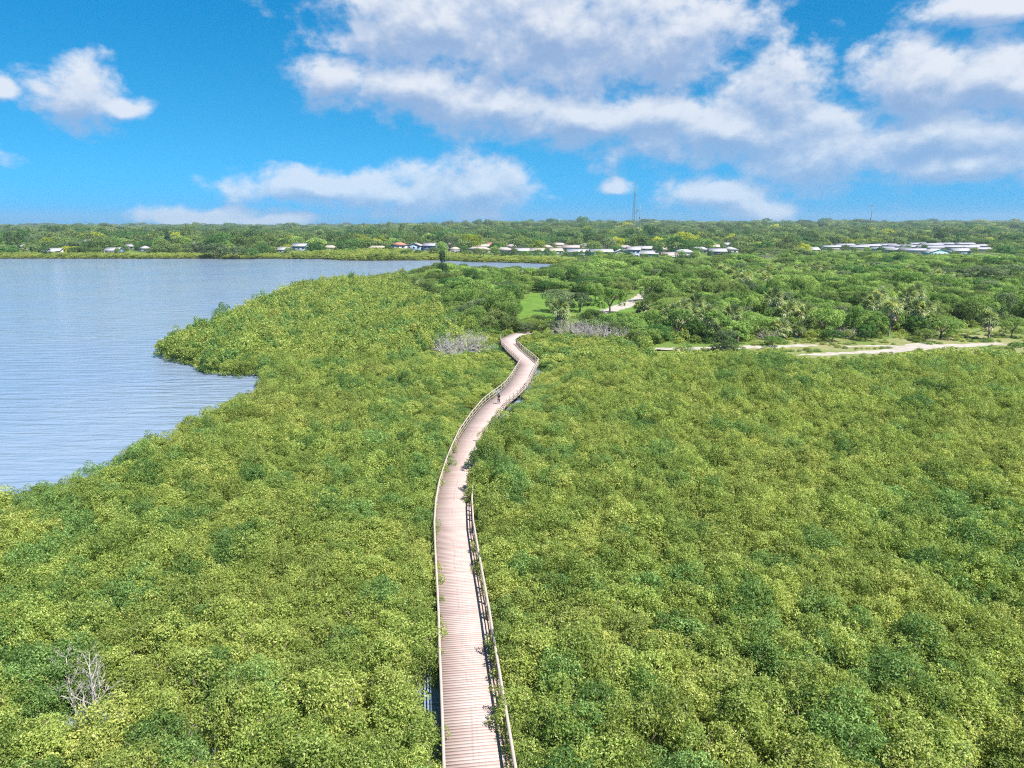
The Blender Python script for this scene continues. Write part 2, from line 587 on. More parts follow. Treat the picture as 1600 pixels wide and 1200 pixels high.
def mangrove_crown(i, n, leaf, mat, R0=1.25):
    """a shrub of upright leafy tufts of uneven height with gaps between them"""
    lobes = []
    for q in range(24):
        a = q * 2.399963 + rng.uniform(-0.5, 0.5)
        f = math.sqrt((q + 0.4) / 24) * rng.uniform(0.85, 1.12)
        r = rng.uniform(0.20, 0.44)
        z = 1.25 + 1.25 * (1 - 0.65 * f ** 1.3) + rng.uniform(-0.45, 0.38)
        lobes.append(((R0 * f * math.cos(a), R0 * f * math.sin(a), z), (r * rng.uniform(0.85, 1.3), r * rng.uniform(0.85, 1.3), r * rng.uniform(0.9, 1.5))))
    for q in range(7):
        a = q * 0.9 + rng.uniform(-0.3, 0.3)
        lobes.append(((R0 * 1.0 * math.cos(a), R0 * 1.0 * math.sin(a), rng.uniform(0.35, 0.85)), (0.5, 0.5, 0.5)))
    for q in range(5):
        a = q * 1.256
        lobes.append(((0.5 * math.cos(a), 0.5 * math.sin(a), 1.25), (0.5, 0.5, 0.5)))
    return crown('mangrove_crown', lobes, n, leaf, mat, zmin=-0.4, keep=0.6, depth=0.5, up=0.5, jit=1.0)


def mangrove_trunk():
    m = MB()
    for j in range(5):
        a = j * 1.256 + rng.uniform(-0.4, 0.4)
        x, y = 0.25 * math.cos(a), 0.25 * math.sin(a)
        p = [(x * 2.2, y * 2.2, -0.5), (x, y, 0.5), (x * 1.8, y * 1.8, 1.4), (x * 4, y * 4, 2.2)]
        m.tube(p, [0.05, 0.05, 0.04, 0.015], 5)
    return m.mesh('mangrove_trunk', M['bark'], True)


MANG_HI = [mangrove_crown(i, 4300, 0.125, M['mangrove']) for i in range(6)]
MANG_LO = [mangrove_crown(i, 1200, 0.245, M['mangrove']) for i in range(5)]
MANG_TRUNK = mangrove_trunk()


def tree_crown(n, leaf, mat, Rx=3.0, z0=2.6, h=3.0, nl=16, r=1.15):
    lobes = dome_lobes(Rx, z0, h, nl, r)
    for j in range(7):
        a = j * 2 * PI / 7 + rng.uniform(-0.3, 0.3)
        f = rng.uniform(0.7, 1.05)
        lobes.append(((Rx * f * math.cos(a), Rx * f * math.sin(a), z0 + rng.uniform(-0.9, 0.5)), (r * 0.9,) * 3))
    return crown('tree_crown', lobes, n, leaf, mat, zmin=-0.6, keep=0.7, depth=0.4)


def tree_trunk(Rx=3.0, z0=2.6, h=3.0, r0=0.2):
    m = MB()
    bend = rng.uniform(-0.3, 0.3, 2)
    m.tube([(0, 0, -0.3), (bend[0] * 0.4, bend[1] * 0.4, z0 * 0.4), (bend[0], bend[1], z0 * 0.8)], [r0 * 1.35, r0, r0 * 0.85], 8)
    for j in range(6):
        a = j * 1.05 + rng.uniform(-0.3, 0.3)
        f = rng.uniform(0.45, 0.85)
        e = (Rx * f * math.cos(a), Rx * f * math.sin(a), z0 + h * rng.uniform(0.3, 0.75))
        b = (bend[0], bend[1], z0 * rng.uniform(0.55, 0.78))
        mid = [(b[k] * 0.5 + e[k] * 0.5) for k in range(3)]
        mid[2] += 0.15
        m.tube([b, mid, e], [r0 * 0.6, r0 * 0.4, r0 * 0.12], 5)
    return m.mesh('tree_trunk', M['bark'], True)


TREE_HI = [tree_crown(n_, 0.32, M['leaf_bright'], Rx=a_, z0=b_, h=c_, nl=d_, r=e_) for n_, a_, b_, c_, d_, e_ in
           ((4600, 3.0, 2.6, 3.0, 16, 1.15), (4200, 2.5, 2.2, 4.0, 14, 1.0), (4600, 3.3, 2.9, 2.3, 20, 0.85), (3400, 2.9, 2.4, 3.4, 11, 0.95), (4600, 2.8, 1.9, 3.4, 24, 0.75))]
TREE_TRUNK = [tree_trunk() for i in range(3)]
TREE_LO = [tree_crown(1100, 0.72, M['far'], Rx=3.2, nl=12, r=1.3) for i in range(5)]
TREE_SUB = [tree_crown(1500, 0.60, M['far'], Rx=3.3, nl=15, r=1.2) for i in range(4)]


def column_crown(n, leaf, mat, h, r, z0=0.6):
    lobes = []
    k = 16
    for i in range(k):
        f = i / (k - 1)
        rr = r * (1 - 0.82 * f ** 1.5) * rng.uniform(0.8, 1.15)
        a = rng.uniform(0, 2 * PI)
        o = r * 0.28 * (1 - f)
        lobes.append(((o * math.cos(a), o * math.sin(a), z0 + f * (h - z0 - r * 0.2)), (rr, rr, rr * 1.2)))
    return crown('column_crown', lobes, n, leaf, mat, zmin=-0.9, keep=0.75, up=0.2)


COLUMN = column_crown(2600, 0.4, M['leaf_pine'], 8.0, 1.3)
COLUMN_TRUNK = None


def straight_trunk(h, r):
    m = MB()
    m.tube([(0, 0, -0.3), (0.05, 0, h * 0.5), (0, 0.05, h)], [r, r * 0.7, r * 0.15], 7)
    return m.mesh('straight_trunk', M['bark'], True)


COLUMN_TRUNK = straight_trunk(7.4, 0.18)


def pine_crown(n, leaf, mat, h=13.0):
    lobes = []
    for i in range(26):
        f = rng.uniform(0.22, 1.0)
        rad = 2.6 * (1.15 - f) * rng.uniform(0.35, 1.0)
        a = rng.uniform(0, 2 * PI)
        lobes.append(((rad * math.cos(a), rad * math.sin(a), h * f), (1.05, 1.05, 0.7)))
    return crown('pine_crown', lobes, n, leaf, mat, zmin=-0.9, keep=0.7, up=0.2, aspect=0.3)


PINE = pine_crown(3800, 0.45, M['leaf_pine'])
PINE_TRUNK = straight_trunk(12.6, 0.24)


def fan(center_dir, base, blades, length, spread, droop, out):
    """one fan frond: a stalk and narrow blades fanned from its end"""
    d = np.asarray(center_dir, float)
    d /= np.linalg.norm(d)
    side = np.cross(d, (0, 0, 1.0))
    side /= np.linalg.norm(side) + 1e-9
    upv = np.cross(side, d)
    tip = base + d * length * 0.55 - np.array((0, 0, droop * 0.3))
    # stalk
    w = side * 0.03
    out.append([base - w, base + w, tip + w, tip - w])
    for b in range(blades):
        a = (b / (blades - 1) - 0.5) * spread
        bd = d * math.cos(a) + side * math.sin(a) + upv * 0.25 * math.cos(2 * a)
        bl = length * 0.75 * rng.uniform(0.8, 1.1) * (1 - 0.3 * abs(a) / (spread / 2))
        e = tip + bd * bl - np.array((0, 0, droop * bl * rng.uniform(0.5, 1.0)))
        m = tip + bd * bl * 0.5 - np.array((0, 0, droop * bl * 0.15))
        cw = np.cross(bd, upv)
        cw /= np.linalg.norm(cw) + 1e-9
        cw *= 0.075
        out.append([tip, m + cw, e, m - cw])


def palm_meshes():
    green, dry = [], []
    for i in range(40):
        a = i * 2.4
        el = R(rng.uniform(-28, 80))
        d = (math.cos(a) * math.cos(el), math.sin(a) * math.cos(el), math.sin(el))
        fan(d, np.array((0, 0, rng.uniform(-0.1, 0.35))), 11, rng.uniform(1.35, 1.75), 3.4, 0.35 if el > 0.4 else 0.6, green)
    for i in range(16):
        a = i * 2.4 + 1
        el = R(rng.uniform(-70, -30))
        d = (math.cos(a) * math.cos(el), math.sin(a) * math.cos(el), math.sin(el))
        fan(d, np.array((0, 0, -0.25)), 8, rng.uniform(0.9, 1.4), 2.2, 0.8, dry)
    res = []
    for nm, q, mat in (('palm_crown', green, M['palm_green']), ('palm_skirt', dry, M['palm_dead'])):
        V = np.array(q).reshape(-1, 3)
        n = len(q)
        res.append(mesh_np(nm, V, np.arange(4 * n).reshape(n, 4), mat, {'tint': np.clip(rng.beta(2, 2, n), 0, 1)}))
    return res


PALM = [palm_meshes() for _ in range(2)]


def palm_trunk(lean):
    m = MB()
    m.tube([(0, 0, -0.3), (lean * 0.25, 0, 0.35), (lean * 0.6, 0, 0.7), (lean, 0, 1.0)], [0.24, 0.19, 0.17, 0.2], 8)
    return m.mesh('palm_trunk', M['palm_bark'], True)


def dead_branches(mb, p, d, length, r, depth, spread=0.6, n=3):
    p = np.asarray(p, float)
    d = np.asarray(d, float)
    d /= np.linalg.norm(d)
    k = 4
    pts = [p]
    dd = d.copy()
    for i in range(k):
        dd = dd + rng.normal(0, 0.12, 3)
        dd[2] += 0.02
        dd /= np.linalg.norm(dd)
        pts.append(pts[-1] + dd * length / k)
    rr = np.linspace(r, r * 0.45, k + 1)
    mb.tube(pts, rr, 5 if r > 0.03 else 4)
    if depth == 0:
        return
    for j in range(n + (1 if depth > 1 else 0)):
        i = int(rng.integers(1, k + 1))
        nd = dd * 0.9 + rng.normal(0, spread, 3)
        dead_branches(mb, pts[i], nd, length * rng.uniform(0.5, 0.75), rr[i] * 0.6, depth - 1, spread, n)


def bare_shrub_mesh(nst, length, depth, r=0.04, mat='dead_twig', flat=1.0):
    m = MB()
    for j in range(nst):
        a = 2 * PI * j / nst + rng.uniform(-0.3, 0.3)
        dead_branches(m, (0.2 * math.cos(a), 0.2 * math.sin(a), 0), (math.cos(a) * flat, math.sin(a) * flat, rng.uniform(0.6, 1.3)), length, r, depth, 0.55)
    return m.mesh('bare_branches', M[mat])


BARE = [bare_shrub_mesh(9, 1.5, 3, 0.05), bare_shrub_mesh(8, 1.4, 3, 0.045)]

# ------------------------------------------------------------------ plants as things


def put(name, meshes, loc, rz=0.0, s=1.0, label=None, cat='tree', group=None, mats=None):
    """a plant: an Empty with one child per mesh {part name: mesh}"""
    root = empty(name, loc, rz, s)
    tag(root, label, cat, group)
    for k, me in meshes.items():
        o = bpy.data.objects.new(k, me)
        link(o, root)
        if mats and k in mats:
            o.material_slots[0].link = 'OBJECT'
            o.material_slots[0].material = M[mats[k]]
    return root


def instancer(name, mesh_list, P, rot, scl, idx, kind='stuff'):
    """one object that carries a whole stand: points with a plant mesh on each"""
    me = bpy.data.meshes.new(name)
    P = np.asarray(P, np.float32)
    me.vertices.add(len(P))
    me.vertices.foreach_set('co', P.ravel())
    for k, typ, a in (('rot', 'FLOAT_VECTOR', np.column_stack([np.zeros((len(P), 2)), rot]) if np.ndim(rot) == 1 else rot), ('scl', 'FLOAT_VECTOR', scl), ('idx', 'INT', idx)):
        at = me.attributes.new(k, typ, 'POINT')
        at.data.foreach_set('vector' if typ == 'FLOAT_VECTOR' else 'value', np.asarray(a, np.float32 if typ != 'INT' else np.int32).ravel())
    o = link(bpy.data.objects.new(name, me))
    tag(o, kind=kind)
    g = bpy.data.node_groups.new(name, 'GeometryNodeTree')
    g.interface.new_socket('Geometry', in_out='INPUT', socket_type='NodeSocketGeometry')
    g.interface.new_socket('Geometry', in_out='OUTPUT', socket_type='NodeSocketGeometry')
    N, Lk = g.nodes, g.links
    gi, go = N.new('NodeGroupInput'), N.new('NodeGroupOutput')
    join = N.new('GeometryNodeJoinGeometry')
    for m_ in reversed(mesh_list):          # a join hands its last link on first
        proto = bpy.data.objects.new('leaf_source', m_)
        oi = N.new('GeometryNodeObjectInfo')
        oi.inputs['Object'].default_value = proto
        oi.inputs['As Instance'].default_value = True
        Lk.new(oi.outputs['Geometry'], join.inputs[0])
    inst = N.new('GeometryNodeInstanceOnPoints')

    def named(nm, dt):
        a = N.new('GeometryNodeInputNamedAttribute')
        a.data_type = dt
        a.inputs['Name'].default_value = nm
        return a.outputs[0]
    Lk.new(gi.outputs[0], inst.inputs['Points'])
    Lk.new(join.outputs[0], inst.inputs['Instance'])
    inst.inputs['Pick Instance'].default_value = True
    Lk.new(named('idx', 'INT'), inst.inputs['Instance Index'])
    e2r = N.new('FunctionNodeEulerToRotation')
    Lk.new(named('rot', 'FLOAT_VECTOR'), e2r.inputs[0])
    Lk.new(e2r.outputs[0], inst.inputs['Rotation'])
    Lk.new(named('scl', 'FLOAT_VECTOR'), inst.inputs['Scale'])
    Lk.new(inst.outputs[0], go.inputs[0])
    md = o.modifiers.new('stand', 'NODES')
    md.node_group = g
    return o


def jitter_grid(x0, x1, y0, y1, s, j=0.38):
    xs = np.arange(x0, x1, s)
    ys = np.arange(y0, y1, s * 0.87)
    X, Y = np.meshgrid(xs, ys)
    X = X + (np.arange(len(ys)) % 2)[:, None] * s / 2
    P = np.stack([X.ravel(), Y.ravel()], 1)
    return P + rng.uniform(-j * s, j * s, P.shape)


def in_view(P, margin=6.0, u0=0, u1=1600):
    x, y = P[:, 0], P[:, 1]
    dep = y * CP + CAM_H * SP
    return (np.abs(x) < 0.72 * dep + margin) & (y > 17)


def vnoise(P, scale, seed=0):
    """smooth value noise in the plane"""
    r = np.random.default_rng(100 + seed)
    G = r.random((128, 128))
    q = np.asarray(P) / scale
    i = np.floor(q).astype(int)
    f = q - i
    f = f * f * (3 - 2 * f)
    a = G[i[:, 0] % 128, i[:, 1] % 128]
    b = G[(i[:, 0] + 1) % 128, i[:, 1] % 128]
    c = G[i[:, 0] % 128, (i[:, 1] + 1) % 128]
    d = G[(i[:, 0] + 1) % 128, (i[:, 1] + 1) % 128]
    return (a * (1 - f[:, 0]) + b * f[:, 0]) * (1 - f[:, 1]) + (c * (1 - f[:, 0]) + d * f[:, 0]) * f[:, 1]


# ------------------------------------------------------------------ mangroves
def walk_side(P):
    """distance to the walk's centre line and on which side (+ right)"""
    P = np.asarray(P)
    d = seg_dist(P, mid_pts)
    best = np.full(len(P), 1e9)
    side = np.zeros(len(P))
    for a, b in zip(mid_pts[:-1], mid_pts[1:]):
        ab = b - a
        t = np.clip(((P - a) @ ab) / (ab @ ab), 0, 1)
        v = P - a - t[:, None] * ab
        q = np.sum(v ** 2, 1)
        m = q < best
        best[m] = q[m]
        side[m] = np.sign(ab[1] * v[m, 0] - ab[0] * v[m, 1])
    return d, side


MP = np.vstack([
    (lambda p: p[p[:, 1] < 92])(jitter_grid(-80, 80, 16, 92, 1.72, 0.5)),
    (lambda p: p[p[:, 1] >= 92])(jitter_grid(-170, 170, 92, 190, 2.0, 0.5)),
    (lambda p: p[p[:, 1] >= 190])(jitter_grid(-140, 40, 190, 330, 2.7)),
])
ok = in_view(MP) & (sdist(MP, water_poly) < -0.9) & (sdist(MP, upland_poly) < 2.0)
MP = MP[ok]
# a row of shrubs close along both edges of the walk
rows = []
for off in (-(HW + 1.12), HW + 1.12):
    q_ = resample(offset(mid_pts, off), 1.35)
    q_ = q_[(q_[:, 1] > 22) & (q_[:, 1] < (92 if off < 0 else 62))]
    rows.append(q_)
q_ = resample(offset(mid_pts, HW + 0.72), 1.2)
rows.append(q_[(q_[:, 1] > 63) & (q_[:, 1] < 80)])
rows = np.vstack(rows) + rng.normal(0, 0.12, (sum(map(len, rows)), 2))
rows = rows[~((rows[:, 0] < -2) & (rows[:, 1] > 31.3) & (rows[:, 1] < 35.5))]
MP = np.vstack([MP, rows])
is_row = np.arange(len(MP)) >= len(MP) - len(rows)
wd, ws = walk_side(MP)
md = MP[:, 1]
big = 0.25 * vnoise(MP, 6, 1) + 0.15 * vnoise(MP, 14, 2) + 0.6 * rng.random(len(MP))
msc = 0.82 + 0.46 * big                     # overall size of each shrub
msc = np.where(is_row, 0.72 + 0.28 * rng.random(len(MP)), msc)
over = (ws > 0) & (md > 62) & (md < 83)    # shrubs that lean over the right rail
need = np.where(over, HW + 0.5 + 0.4 * rng.random(len(MP)), HW + np.where(md > 83, 0.95, np.where(ws < 0, np.where((md > 31.0) & (md < 35.8), 1.45, 1.08), 1.06)) * msc + 0.1)
# clearings round the standing dead trees
dead_px = [(146, 1118, 1.0, 1.6), (788, 642, 1.0, 2.6), (779, 634, 1.0, 2.0), (700, 548, 1.0, 3.6), (726, 548, 1.0, 4.6), (748, 545, 1.0, 3.0)]
clear = np.zeros(len(MP), bool)
for u, v, z, r_ in dead_px:
    c = W(u, v, z)
    clear |= np.linalg.norm(MP - c, axis=1) < r_
hole = vnoise(MP, 2.6, 9) > 0.94
ok = ((wd > need) | is_row) & ~clear & (~hole | is_row)
MP, wd, ws, md, msc, over = MP[ok], wd[ok], ws[ok], md[ok], msc[ok], over[ok]
mh = 0.92 + 0.20 * vnoise(MP, 8, 3) + 0.22 * (vnoise(MP, 3.0, 4) - 0.5) + 0.26 * (rng.random(len(MP)) - 0.5)
mh = np.where(over & (wd < 6), mh * 1.26, mh)
mh = np.where((ws < 0) & (md > 105), mh * (1 + 0.22 * sstep(105, 150, md)), mh)
shore = -sdist(MP, water_poly)
mh = np.where(shore < 2.5, mh * 0.85, mh)
mtop = 3.0 * msc * mh
# low growth beside the far railing, and where the sandy bank meets the swamp
lim = np.where((wd < 10) & (md > 83), 1.45 + 0.15 * np.maximum(wd - 2.4, 0), 9.0)
lu = 800 + F * MP[:, 0] / (md * CP + (CAM_H - 1) * SP)
vlim = np.interp(lu, [1000, 1015, 1040, 1215, 1235, 1262, 1340, 1400, 1440, 1480, 1560, 1600, 1640], [500, 556, 552, 550, 557, 563, 563, 558, 553, 549, 548, 556, 560])
tanv = np.tan(PITCH + np.arctan((vlim - 600) / F))
lim = np.minimum(lim, np.where((lu > 1010) & (md > 90), CAM_H - md * tanv, 9.0))
for u_, v_ in ((890, 545), (925, 547), (960, 548)):
    c_ = W(u_, v_, 1.0)
    lim = np.minimum(lim, np.where(np.hypot((MP[:, 0] - c_[0]) / 6, (md - c_[1]) / 13) < 1, 2.0, 9.0))
dp = W(722, 560, 1.0)
lim = np.minimum(lim, np.where(np.hypot((MP[:, 0] - dp[0]) / 8.5, (md - dp[1]) / 12.0) < 1, 1.9, 9.0))
keep_ = lim > 0.8
mh = np.where(mtop > lim - 0.25, mh * np.maximum(lim - 0.25, 0.3) / mtop, mh)
MP, wd, ws, md, msc, over, mh = MP[keep_], wd[keep_], ws[keep_], md[keep_], msc[keep_], over[keep_], mh[keep_]
tone = 0.34 * vnoise(MP, 5, 5) + 0.24 * vnoise(MP, 13, 6) + 0.42 * rng.random(len(MP))
rot = rng.uniform(0, 2 * PI, len(MP))
zz = terrain_z(MP)
asp = rng.uniform(0.82, 1.2, len(MP))
S3 = np.column_stack([msc * asp, msc / asp, msc * mh])
tilt = rng.normal(0, 0.13, (len(MP), 2))
# the shrubs that show largest stand as things of their own
frame = np.abs(MP[:, 0]) < 0.72 * (md * CP + CAM_H * SP) + 0.5
vis = frame & (md > 23)
order = np.argsort(np.where(vis, np.hypot(MP[:, 0], md), 1e9))
N_IND = 300
ind = order[:N_IND]
sets = {'mangrove': 'mid green', 'mangrove_yellow': 'yellowish green', 'mangrove_dark': 'dark green'}
for j in ind:
    mat = 'mangrove_yellow' if tone[j] > 0.61 else 'mangrove_dark' if tone[j] < 0.35 else 'mangrove'
    side = 'right' if ws[j] > 0 else 'left'
    beside = wd[j] < 5.5
    lab = f"{sets[mat]} mangrove shrub {'growing against the' if beside else 'deep in the thicket'} {side} {'side of' if beside else 'of'} the boardwalk's near end"
    grp = f"{sets[mat]} mangroves {'against the' if beside else 'in the thicket'} {side} {'side of the walk' if beside else 'of the near walk'}"
    put('mangrove_shrub', {'crown': MANG_HI[j % 6], 'trunk': MANG_TRUNK}, (MP[j][0], MP[j][1], zz[j] + 0.25), rot[j], tuple(S3[j]), lab, 'shrub', grp, {'crown': mat}).rotation_euler = (tilt[j][0], tilt[j][1], rot[j])
rest = np.setdiff1d(np.arange(len(MP)), ind)


def with_mat(me, mat):
    c = me.copy()
    c.materials.clear()
    c.materials.append(M[mat])
    return c


HI9 = [with_mat(MANG_HI[i % 6], m_) for m_ in sets for i in range(4)]
LO9 = [with_mat(MANG_LO[i], m_) for m_ in sets for i in range(4)]
tn = np.where(tone[rest] > 0.61, 1, np.where(tone[rest] < 0.35, 2, 0))
idx = tn * 4 + rng.integers(0, 4, len(rest)) + np.where(md[rest] > 125, 12, 0)
sr = S3[rest] * np.where(md[rest] > 190, 1.3, np.where(md[rest] > 92, 1.12, 1.0))[:, None]
instancer('mangrove_thicket', HI9 + LO9, np.column_stack([MP[rest], zz[rest] + 0.25]), np.column_stack([tilt[rest], rot[rest]]), sr, idx)

# mangrove fringe along the far shore
FP = jitter_grid(-560, 70, 440, 640, 3.6)
sf = -sdist(FP, water_poly)
band = np.where(FP[:, 0] < -160, 16 + 14 * vnoise(FP, 60, 11), 22 + 70 * sstep(-160, -110, FP[:, 0]) * (1 - sstep(-70, -20, FP[:, 0])))
ok = (sf > 1) & (sf < band) & in_view(FP, 30) & (FP[:, 1] > 430)
FP = FP[ok]
n = len(FP)
fs = rng.uniform(1.1, 1.9, n)
instancer('mangrove_fringe', LO9, np.column_stack([FP, terrain_z(FP) - 0.1]), rng.uniform(0, 6.28, n), np.column_stack([fs * 1.25, fs * 1.25, fs * np.where((FP[:, 0] > -165) & (FP[:, 0] < -85), 0.85, 0.5)]),
          np.where(rng.random(n) < 0.55, 4, 0) + rng.integers(0, 4, n))

# ------------------------------------------------------------------ dead trees


def dead_tree(u, v, z, h, label, lean=(0, 0)):
    x, y = W(u, v, z)
    m = MB()
    dead_branches(m, (0, 0, 0), (lean[0], lean[1], 1.0), h * 0.62, 0.09, 0)
    t = empty('dead_tree', (x, y, 0))
    tag(t, label, 'dead tree')
    m = MB()
    pts = [np.array((0.0, 0, -0.4))]
    d = np.array((lean[0], lean[1], 1.0))
    for i in range(6):
        d = d + rng.normal(0, 0.06, 3)
        d /= np.linalg.norm(d)
        pts.append(pts[-1] + d * h / 6)
    m.tube(pts, np.linspace(0.10, 0.022, 7), 7)
    m.build('trunk', M['deadwood'], t, True)
    b = MB()
    for i in range(2, 7):
        for k in range(4):
            a = rng.uniform(0, 2 * PI)
            dead_branches(b, pts[i], (math.cos(a) * 0.65, math.sin(a) * 0.65, 0.9), h * 0.30 * (1.25 - i / 8), 0.04 * (1.2 - i / 9), 2, 0.4, 2)
    b.build('branches', M['deadwood'], t)
    return t


dead_tree(152, 1142, 0.6, 4.9, 'bleached leafless tree with fine upright twigs rising from the near thicket')
dead_tree(134, 1130, 0.6, 4.6, 'pale bare trunk leaning sideways beside the bleached leafless tree', lean=(-1.15, 0.75))


def bare(name, u, v, s, label, cat='shrub', group=None, k=0, z=1.0):
    x, y = W(u, v, z)
    return put(name, {'branches': BARE[k % 2]}, (x, y, z - 0.15), rng.uniform(0, 6), s, label, cat, group)


for u, v, s in ((690, 547, 1.6), (708, 540, 1.7), (714, 553, 1.8), (731, 547, 1.9), (748, 539, 1.5), (755, 552, 1.3), (701, 559, 1.3), (722, 533, 1.3)):
    bare('bare_shrub', u, v, (s * 1.15, s * 1.15, s), 'bleached grey leafless shrub in the dead patch left of the walk', 'shrub', 'dead shrubs left of the boardwalk', int(u))
for u, v, s in ((884, 527, 2.1), (898, 522, 2.0), (910, 531, 2.1), (926, 526, 2.3), (942, 532, 2.1), (958, 527, 2.0), (974, 533, 1.7)):
    bare('bare_shrub', u, v, s, 'thin grey half-dead shrub right of the walk before the sandy path', 'shrub', 'half-dead shrubs right of the boardwalk', int(u))
bare('bare_shrub', 1324, 528, (2.2, 2.2, 1.7), 'wide tangled grey bare shrub beside the grassy sand path', k=1)
bare('bare_shrub', 1197, 531, (1.3, 1.3, 1.4), 'small white-twigged bare shrub next to a short palm', k=0)
bare('bare_shrub', 1118, 466, (2.4, 2.4, 2.2), 'grey bare shrub among green trees near the tall palm', k=1)
bare('bare_tree', 1194, 417, (3.6, 3.6, 4.2), 'pale bare tree behind the row of palms', 'tree', k=0)

# ------------------------------------------------------------------ palms


def palm(u, v, h, label, group=None, crown_s=1.0, lean=0.3, k=0, z=1.0, skirt=True):
    x, y = W(u, v, z)
    t = empty('fan_palm', (x, y, z - 0.05), rng.uniform(-0.5, 0.5))
    tag(t, label, 'palm', group)
    th = h - 1.3 * crown_s
    tr = link(bpy.data.objects.new('trunk', palm_trunk(lean)), t)
    tr.scale = (1, 1, th)
    for nm, me in (('crown', PALM[k % 2][0]), ('dead_fronds', PALM[k % 2][1])):
        if nm == 'dead_fronds' and not skirt:
            continue
        o = link(bpy.data.objects.new(nm, me), t)
        o.location = (lean, 0, th)
        o.scale = (crown_s,) * 3
        o.rotation_euler = (0, 0, rng.uniform(0, 6))
    return t


palm(1388, 526, 8.6, 'tallest fan palm at the path clearing, with pale trunk and brown hanging fronds', crown_s=1.45, k=0)
palm(1545, 530, 6.6, 'fan palm with slim leaning trunk standing alone on grass beside the sand path', crown_s=1.35, lean=-0.7, k=1)
palm(1217, 529, 4.2, 'short fan palm with brown skirt next to the white-twigged shrub', crown_s=1.4, k=1)
palm(1243, 528, 3.4, 'low stubby fan palm between the short palm and the bare shrub', crown_s=1.2, k=0)
palm(1452, 526, 5.6, 'fan palm with thick grey trunk in front of dark bushes', crown_s=1.35, k=0)
palm(1368, 505, 8.6, 'fan palm head rising behind the tallest palm', crown_s=1.5, k=1)
palm(1162, 469, 9.6, 'tall fan palm with bare dark trunk standing clear of the woods', crown_s=1.6, lean=0.15, k=0)
palm(1007, 491, 4.6, 'short fan palm on the lawn beside the pale trail', crown_s=1.3, k=1)
palm(996, 489, 3.4, 'stubby palm beside the short lawn palm', crown_s=1.1, k=0)
palm(815, 452, 6.8, 'fan palm behind the far end of the green lawn', crown_s=1.5, k=0)
palm(885, 449, 6.0, 'fan palm among trees behind the small oak', crown_s=1.5, k=1)
palm(657, 462, 5.4, 'fan palm with dark dry fronds in the thicket left of the walk', crown_s=1.5, k=1)
palm(704, 523, 3.6, 'low palm with rusty brown fronds above the dead shrubs', crown_s=1.1, k=0)
palm(1463, 452, 7.5, 'fan palm by the far dirt road with grey drooping skirt', crown_s=1.7, k=0)
palm(1493, 455, 6.2, 'fan palm second from the far dirt road', crown_s=1.7, k=1)
palm(1404, 442, 6.6, 'fan palm before the dark green trees', crown_s=1.7, k=1)
palm(1030, 470, 7.4, 'fan palm with grey fronds next to the pale trail end', crown_s=1.7, k=0)
palm(1380, 482, 6.4, 'fan palm deep in the bright woods', crown_s=1.5, k=0)
palm(1486, 488, 5.4, 'fan palm in the woods above the lone leaning palm', crown_s=1.5, k=1)
palm(1561, 484, 5.2, 'fan palm in the woods near the right-hand grass', crown_s=1.4, k=0)
for i, (u, v) in enumerate(((1112, 440), (1128, 445), (1142, 447), (1176, 446), (1187, 449), (1199, 443), (1214, 447), (1228, 440), (1243, 444), (1258, 438), (1272, 441), (1288, 437), (1302, 440),
                            (1318, 436), (1334, 441), (1350, 437), (1420, 447), (1438, 444), (1195, 459), (1150, 455))):
    palm(u, v, rng.uniform(6.2, 8.6), 'grey-green fan palm in the palm row along the back of the woods', 'palms along the back of the woods', rng.uniform(1.5, 1.8), rng.uniform(-0.3, 0.4), i)

# ------------------------------------------------------------------ upland trees


def btree(name, u, v, h, w, mat, label, group=None, k=None, z=1.0, cat='tree', src=None):
    """broadleaf tree: base shown at (u, v), height and crown width in metres"""
    x, y = W(u, v, z)
    k = int(rng.integers(0, 100)) if k is None else k
    src = src or TREE_HI
    return put(name, {'crown': src[k % len(src)], 'trunk': TREE_TRUNK[k % 3]}, (x, y, terrain_z([(x, y)])[0] - 0.05), rng.uniform(0, 6.28),
               (w / 7.6, w / 7.6, h / 6.4), label, cat, group, {'crown': mat})


taken = []


def T(u, v, h, w, mat, label, name='broadleaf_tree'):
    btree(name, u, v, h, w, mat, label)
    taken.append((*W(u, v, 1.0), w * 0.42))


T(798, 494, 8.2, 8.4, 'leaf_dark', 'dense dark green tree standing at the corner of the lawn')
T(783, 484, 7.4, 7.5, 'leaf_dark', 'dark tree behind the dense lawn-corner tree')
T(875, 487, 6.6, 10.5, 'leaf_grey', 'wide grey-green oak on the lawn with low dark crown')
T(906, 487, 6.2, 8.6, 'leaf_grey', 'small grey-green oak beside the wide lawn oak')
T(953, 490, 8.2, 10.5, 'leaf_bright', 'bright green oak with dark forked trunk beside the pale trail')
T(930, 470, 6.4, 7.0, 'leaf_bright', 'bright green tree behind the forked lawn oak')
T(842, 506, 2.2, 6.0, 'leaf_olive', 'olive shrubby tree in front of the lawn')
T(822, 521, 3.0, 4.6, 'leaf_grey', 'grey-green bush right of the boardwalk end')
T(846, 522, 3.0, 4.8, 'leaf_olive', 'round olive bush right of the boardwalk end')
T(868, 520, 2.8, 4.6, 'leaf_grey', 'pale grey bush between olive bush and half-dead shrubs')
T(1060, 529, 6.2, 8.5, 'leaf_bright', 'leafy tree shading the end of the sandy path')
T(1020, 522, 5.6, 7.5, 'leaf_bright', 'bright bushy tree left of the shaded sandy path')
T(1175, 527, 5.6, 7.5, 'leaf_bright', 'bright bushy tree left of the short brown-skirted palm')
T(1285, 525, 6.6, 8.8, 'leaf_bright', 'large bright tree behind the tangled bare shrub')
T(1352, 532, 4.0, 5.0, 'leaf_dark', 'dark green bush at the foot of the tallest palm')
T(1300, 533, 2.6, 5.0, 'leaf_dark', 'low dark bush under the tangled bare shrub')
